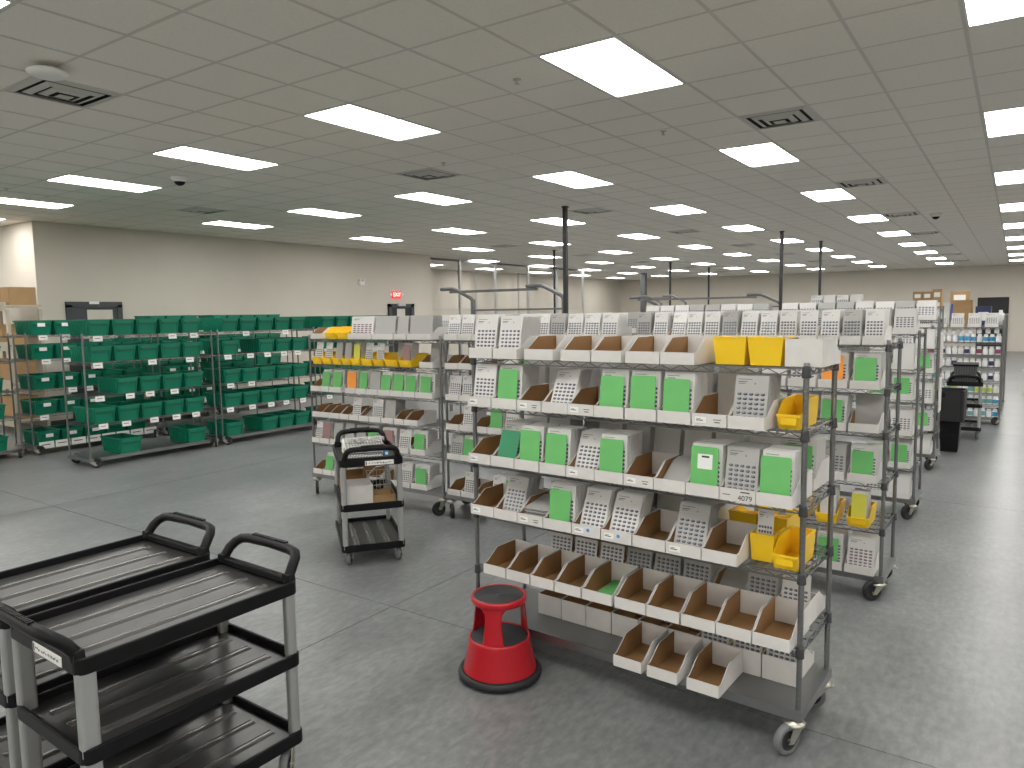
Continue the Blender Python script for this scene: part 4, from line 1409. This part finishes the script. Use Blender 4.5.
TB = [1.60, 1.355, 1.15, 0.95, 0.72, 0.52, 0.33, 0.12]
FB = Frame(-1.42, 14.25, 0.0)
rack(FB, TB, 1.25, RD, 1.72, 'chrome wire rack filled with rows of pill bottles past the trash can', 'chrome bottle racks', 1)
FB2 = Frame(-1.42, 15.6, 0.0)
rack(FB2, TB, 1.25, RD, 1.80, 'chrome wire rack standing behind the bottle rack', 'chrome bottle racks', 0)
FB3 = Frame(-1.40, 17.0, 0.0)
rack(FB3, TB, 1.25, RD, 1.80, 'chrome wire rack second behind the bottle rack', 'chrome bottle racks', 0)
def bottle_mb(mat, capm):
    return MB().lathe([(0.0, 0.0), (0.036, 0.0), (0.038, 0.006), (0.0385, 0.02, mat), (0.0385, 0.085, mat), (0.038, 0.092), (0.028, 0.106), (0.026, 0.11, capm), (0.029, 0.111, capm), (0.029, 0.136, capm), (0.026, 0.139, capm), (0.0, 0.139)], 12, 'bottle')
kinds = {'w': ('bottle', 'cap', 'white'), 'b': ('bluebottle', 'bottle', 'blue labelled'), 'n': ('navy', 'bottle', 'navy labelled'), 'm': ('maroon', 'bottle', 'maroon labelled'), 't': ('teal', 'bottle', 'teal labelled'), 'l': ('lime', 'bottle', 'lime labelled')}
bplan = [None, 'bbbwwwwbbbwbbw', 'wwmwnwwwnwmwwm', 'nwwwwwnwwwwwnw', 'wwwtwwwwnwtwnw', 'twtlwtlwwtlllw', 'ttnnttwnttnttb', 'lwttwllwwtwtwb']
for ti in range(1, 8):
    for k, q in enumerate(bplan[ti]):
        a, b, nm = kinds[q]
        o = put(FB, 0.06 + 0.087 * k, 0.05 + rnd.uniform(-0.012, 0.012), TB[ti] + 0.002, cached(('pill_bottle', q), lambda: bottle_mb(a, b)), 'pill_bottle', 0, 0, (1, 1, rnd.uniform(0.9, 1.06)))
        tag(o, '%s pill bottle, %s from the cart side, %s of bottle rack' % (nm, ORD[k], ['', 'second shelf', 'third shelf', 'fourth shelf', 'fifth shelf', 'sixth shelf', 'seventh shelf', 'bottom shelf'][ti]), 'bottle', '%s bottles on shelf %d of the bottle rack' % (nm, ti + 1))
for k in range(10):
    o = put(FB, 0.08 + 0.12 * k, 0.06, TB[1] + 0.143, cached(('pill_bottle', 'w'), lambda: bottle_mb('bottle', 'cap')), 'pill_bottle', 0, 0, (0.9, 0.9, 0.62))
    tag(o, 'small white pill bottle stacked on others, %s from cart side, bottle rack second shelf' % ORD[k], 'bottle', 'white bottles stacked on the bottle rack')
for k, c in enumerate('PPBBP'):
    bin_at(FB, 0.03 + 0.24 * k, 0.03 + 0.24 * k + 0.19, 0.0, TB[0] + 0.002, c, 'the %s bin, bottle rack top shelf' % ORD[k], own=False)
for (u, s) in ((1.29, 'end nearest the wall door'),):
    lathe_obj('tall_bottle', [(0.0, 0), (0.06, 0), (0.06, 0.2), (0.03, 0.23), (0.03, 0.27), (0.0, 0.27)], 14, 'bottle', FB.p(1.20, 0.2, TB[0] + 0.22) * 1.0 if False else FB2.p(1.18, 0.2, TB[0] + 0.003), 'tall white bottle on top of the rack behind bottle rack', 'bottle')
carton(-1.2, 15.8, TB[0] + 0.003, 0.36, 0.36, 0.42, 0, 'white carton on the rack behind the bottle rack, trash can side', 'board', False)
carton(-0.82, 15.8, TB[0] + 0.003, 0.3, 0.36, 0.46, 0, 'tan carton on the rack behind the bottle rack', 'carton', False)
carton(-0.95, 17.2, TB[0] + 0.003, 0.3, 0.36, 0.40, 0, 'blue carton on the second rack behind the bottle rack', 'bluebox', True)
carton(-0.95, 17.2, TB[0] + 0.41, 0.32, 0.36, 0.24, 0, 'brown carton stacked upon the blue carton', 'carton', True)
carton(-0.5, 15.8, TB[0] + 0.003, 0.24, 0.36, 0.34, 0, 'navy carton on the rack behind the bottle rack', 'navy', True)
# cartons on the fourth-row racks
FC = Frame(-2.74, 12.25, 0)
rack(FC, [1.92, 1.5, 1.16, 0.80, 0.47, 0.187], RL, RD, 1.96, 'chrome wire rack carrying labelled brown cartons, fifth row aisle end', 'chrome shelving racks', 0)
for i in range(3):
    for j in range(2):
        carton(-1.22 + 0.125 * i, 12.47, 1.924 + 0.125 * j, 0.12, 0.3, 0.123 + (0.03 if (i, j) == (2, 1) else 0), 0, 'labelled brown carton, %s column %s layer, on fifth row rack' % (['first', 'second', 'third'][i], ['lower', 'upper'][j]), 'carton', True, 'labelled cartons on the fifth row rack')
for k in range(4):
    bin_at(FC, 0.60 - 0.19 * k, 0.78 - 0.19 * k, -0.02, 1.924, 'WPWP'[k], 'the %s bin beside cartons, fifth row top shelf' % ORD[k], own=False)
# white hanging panels at the aisle end
for k, z in enumerate((1.22, 0.68)):
    e = empty('hanging_pocket', (-0.735, 10.02, z))
    tag(e, 'white document pocket hanging on rack end near trash can, %s of two' % ['upper', 'lower'][k], 'document pocket')
    obj('pocket_sheet', MB().box(0, 0.012, 0, 0.3, 0, 0.42, 'board'), e)
    obj('hook', MB().box(0.0, 0.012, 0.12, 0.18, 0.42, 0.46, 'galv'), e)

# far right: dark shelf with printer, boxes on the floor
ds = empty('dark_shelving', (0.3, 21.0, 0))
tag(ds, 'dark shelving unit at the far end of the aisle', 'shelving rack')
for x in (0, 1.2):
    for y in (0, 0.5):
        obj('upright', MB().box(x, x + 0.05, y, y + 0.05, 0, 1.55, 'blackpole'), ds)
for z in (0.5, 1.0, 1.5):
    obj('shelf_board', MB().box(-0.01, 1.26, -0.01, 0.56, z, z + 0.04, 'blackpole'), ds)
pr = empty('printer', (0.64, 21.30, 1.545))
tag(pr, 'grey printer on top of the dark shelving unit', 'printer')
obj('printer_body', MB().taper(-0.22, 0.22, -0.2, 0.2, 0, -0.2, 0.2, -0.16, 0.2, 0.26, 'column'), pr)
obj('paper_tray', MB().box(-0.16, 0.16, -0.23, -0.18, 0.1, 0.2, 'paper'), pr)
for k, (x, z) in enumerate(((0.35, 0.0), (0.35, 0.26), (0.75, 0.0))):
    carton(x, 19.9, z + 0.001, 0.38, 0.35, 0.255, 0, ['white carton on the floor under another before dark shelving', 'white carton stacked upon another before dark shelving', 'lone white carton on the floor before the dark shelving'][k], 'board', True)

# the packed cards too small to pick apart
so = obj('packed_cards', STUFF)
so['kind'] = 'stuff'
so['label'] = 'edges of white blister cards packed in the remaining bins of the racks'
so['category'] = 'card'
print('CARDS', NCARD[0], 'BINS', NBIN[0], 'OBJECTS', len(bpy.data.objects))
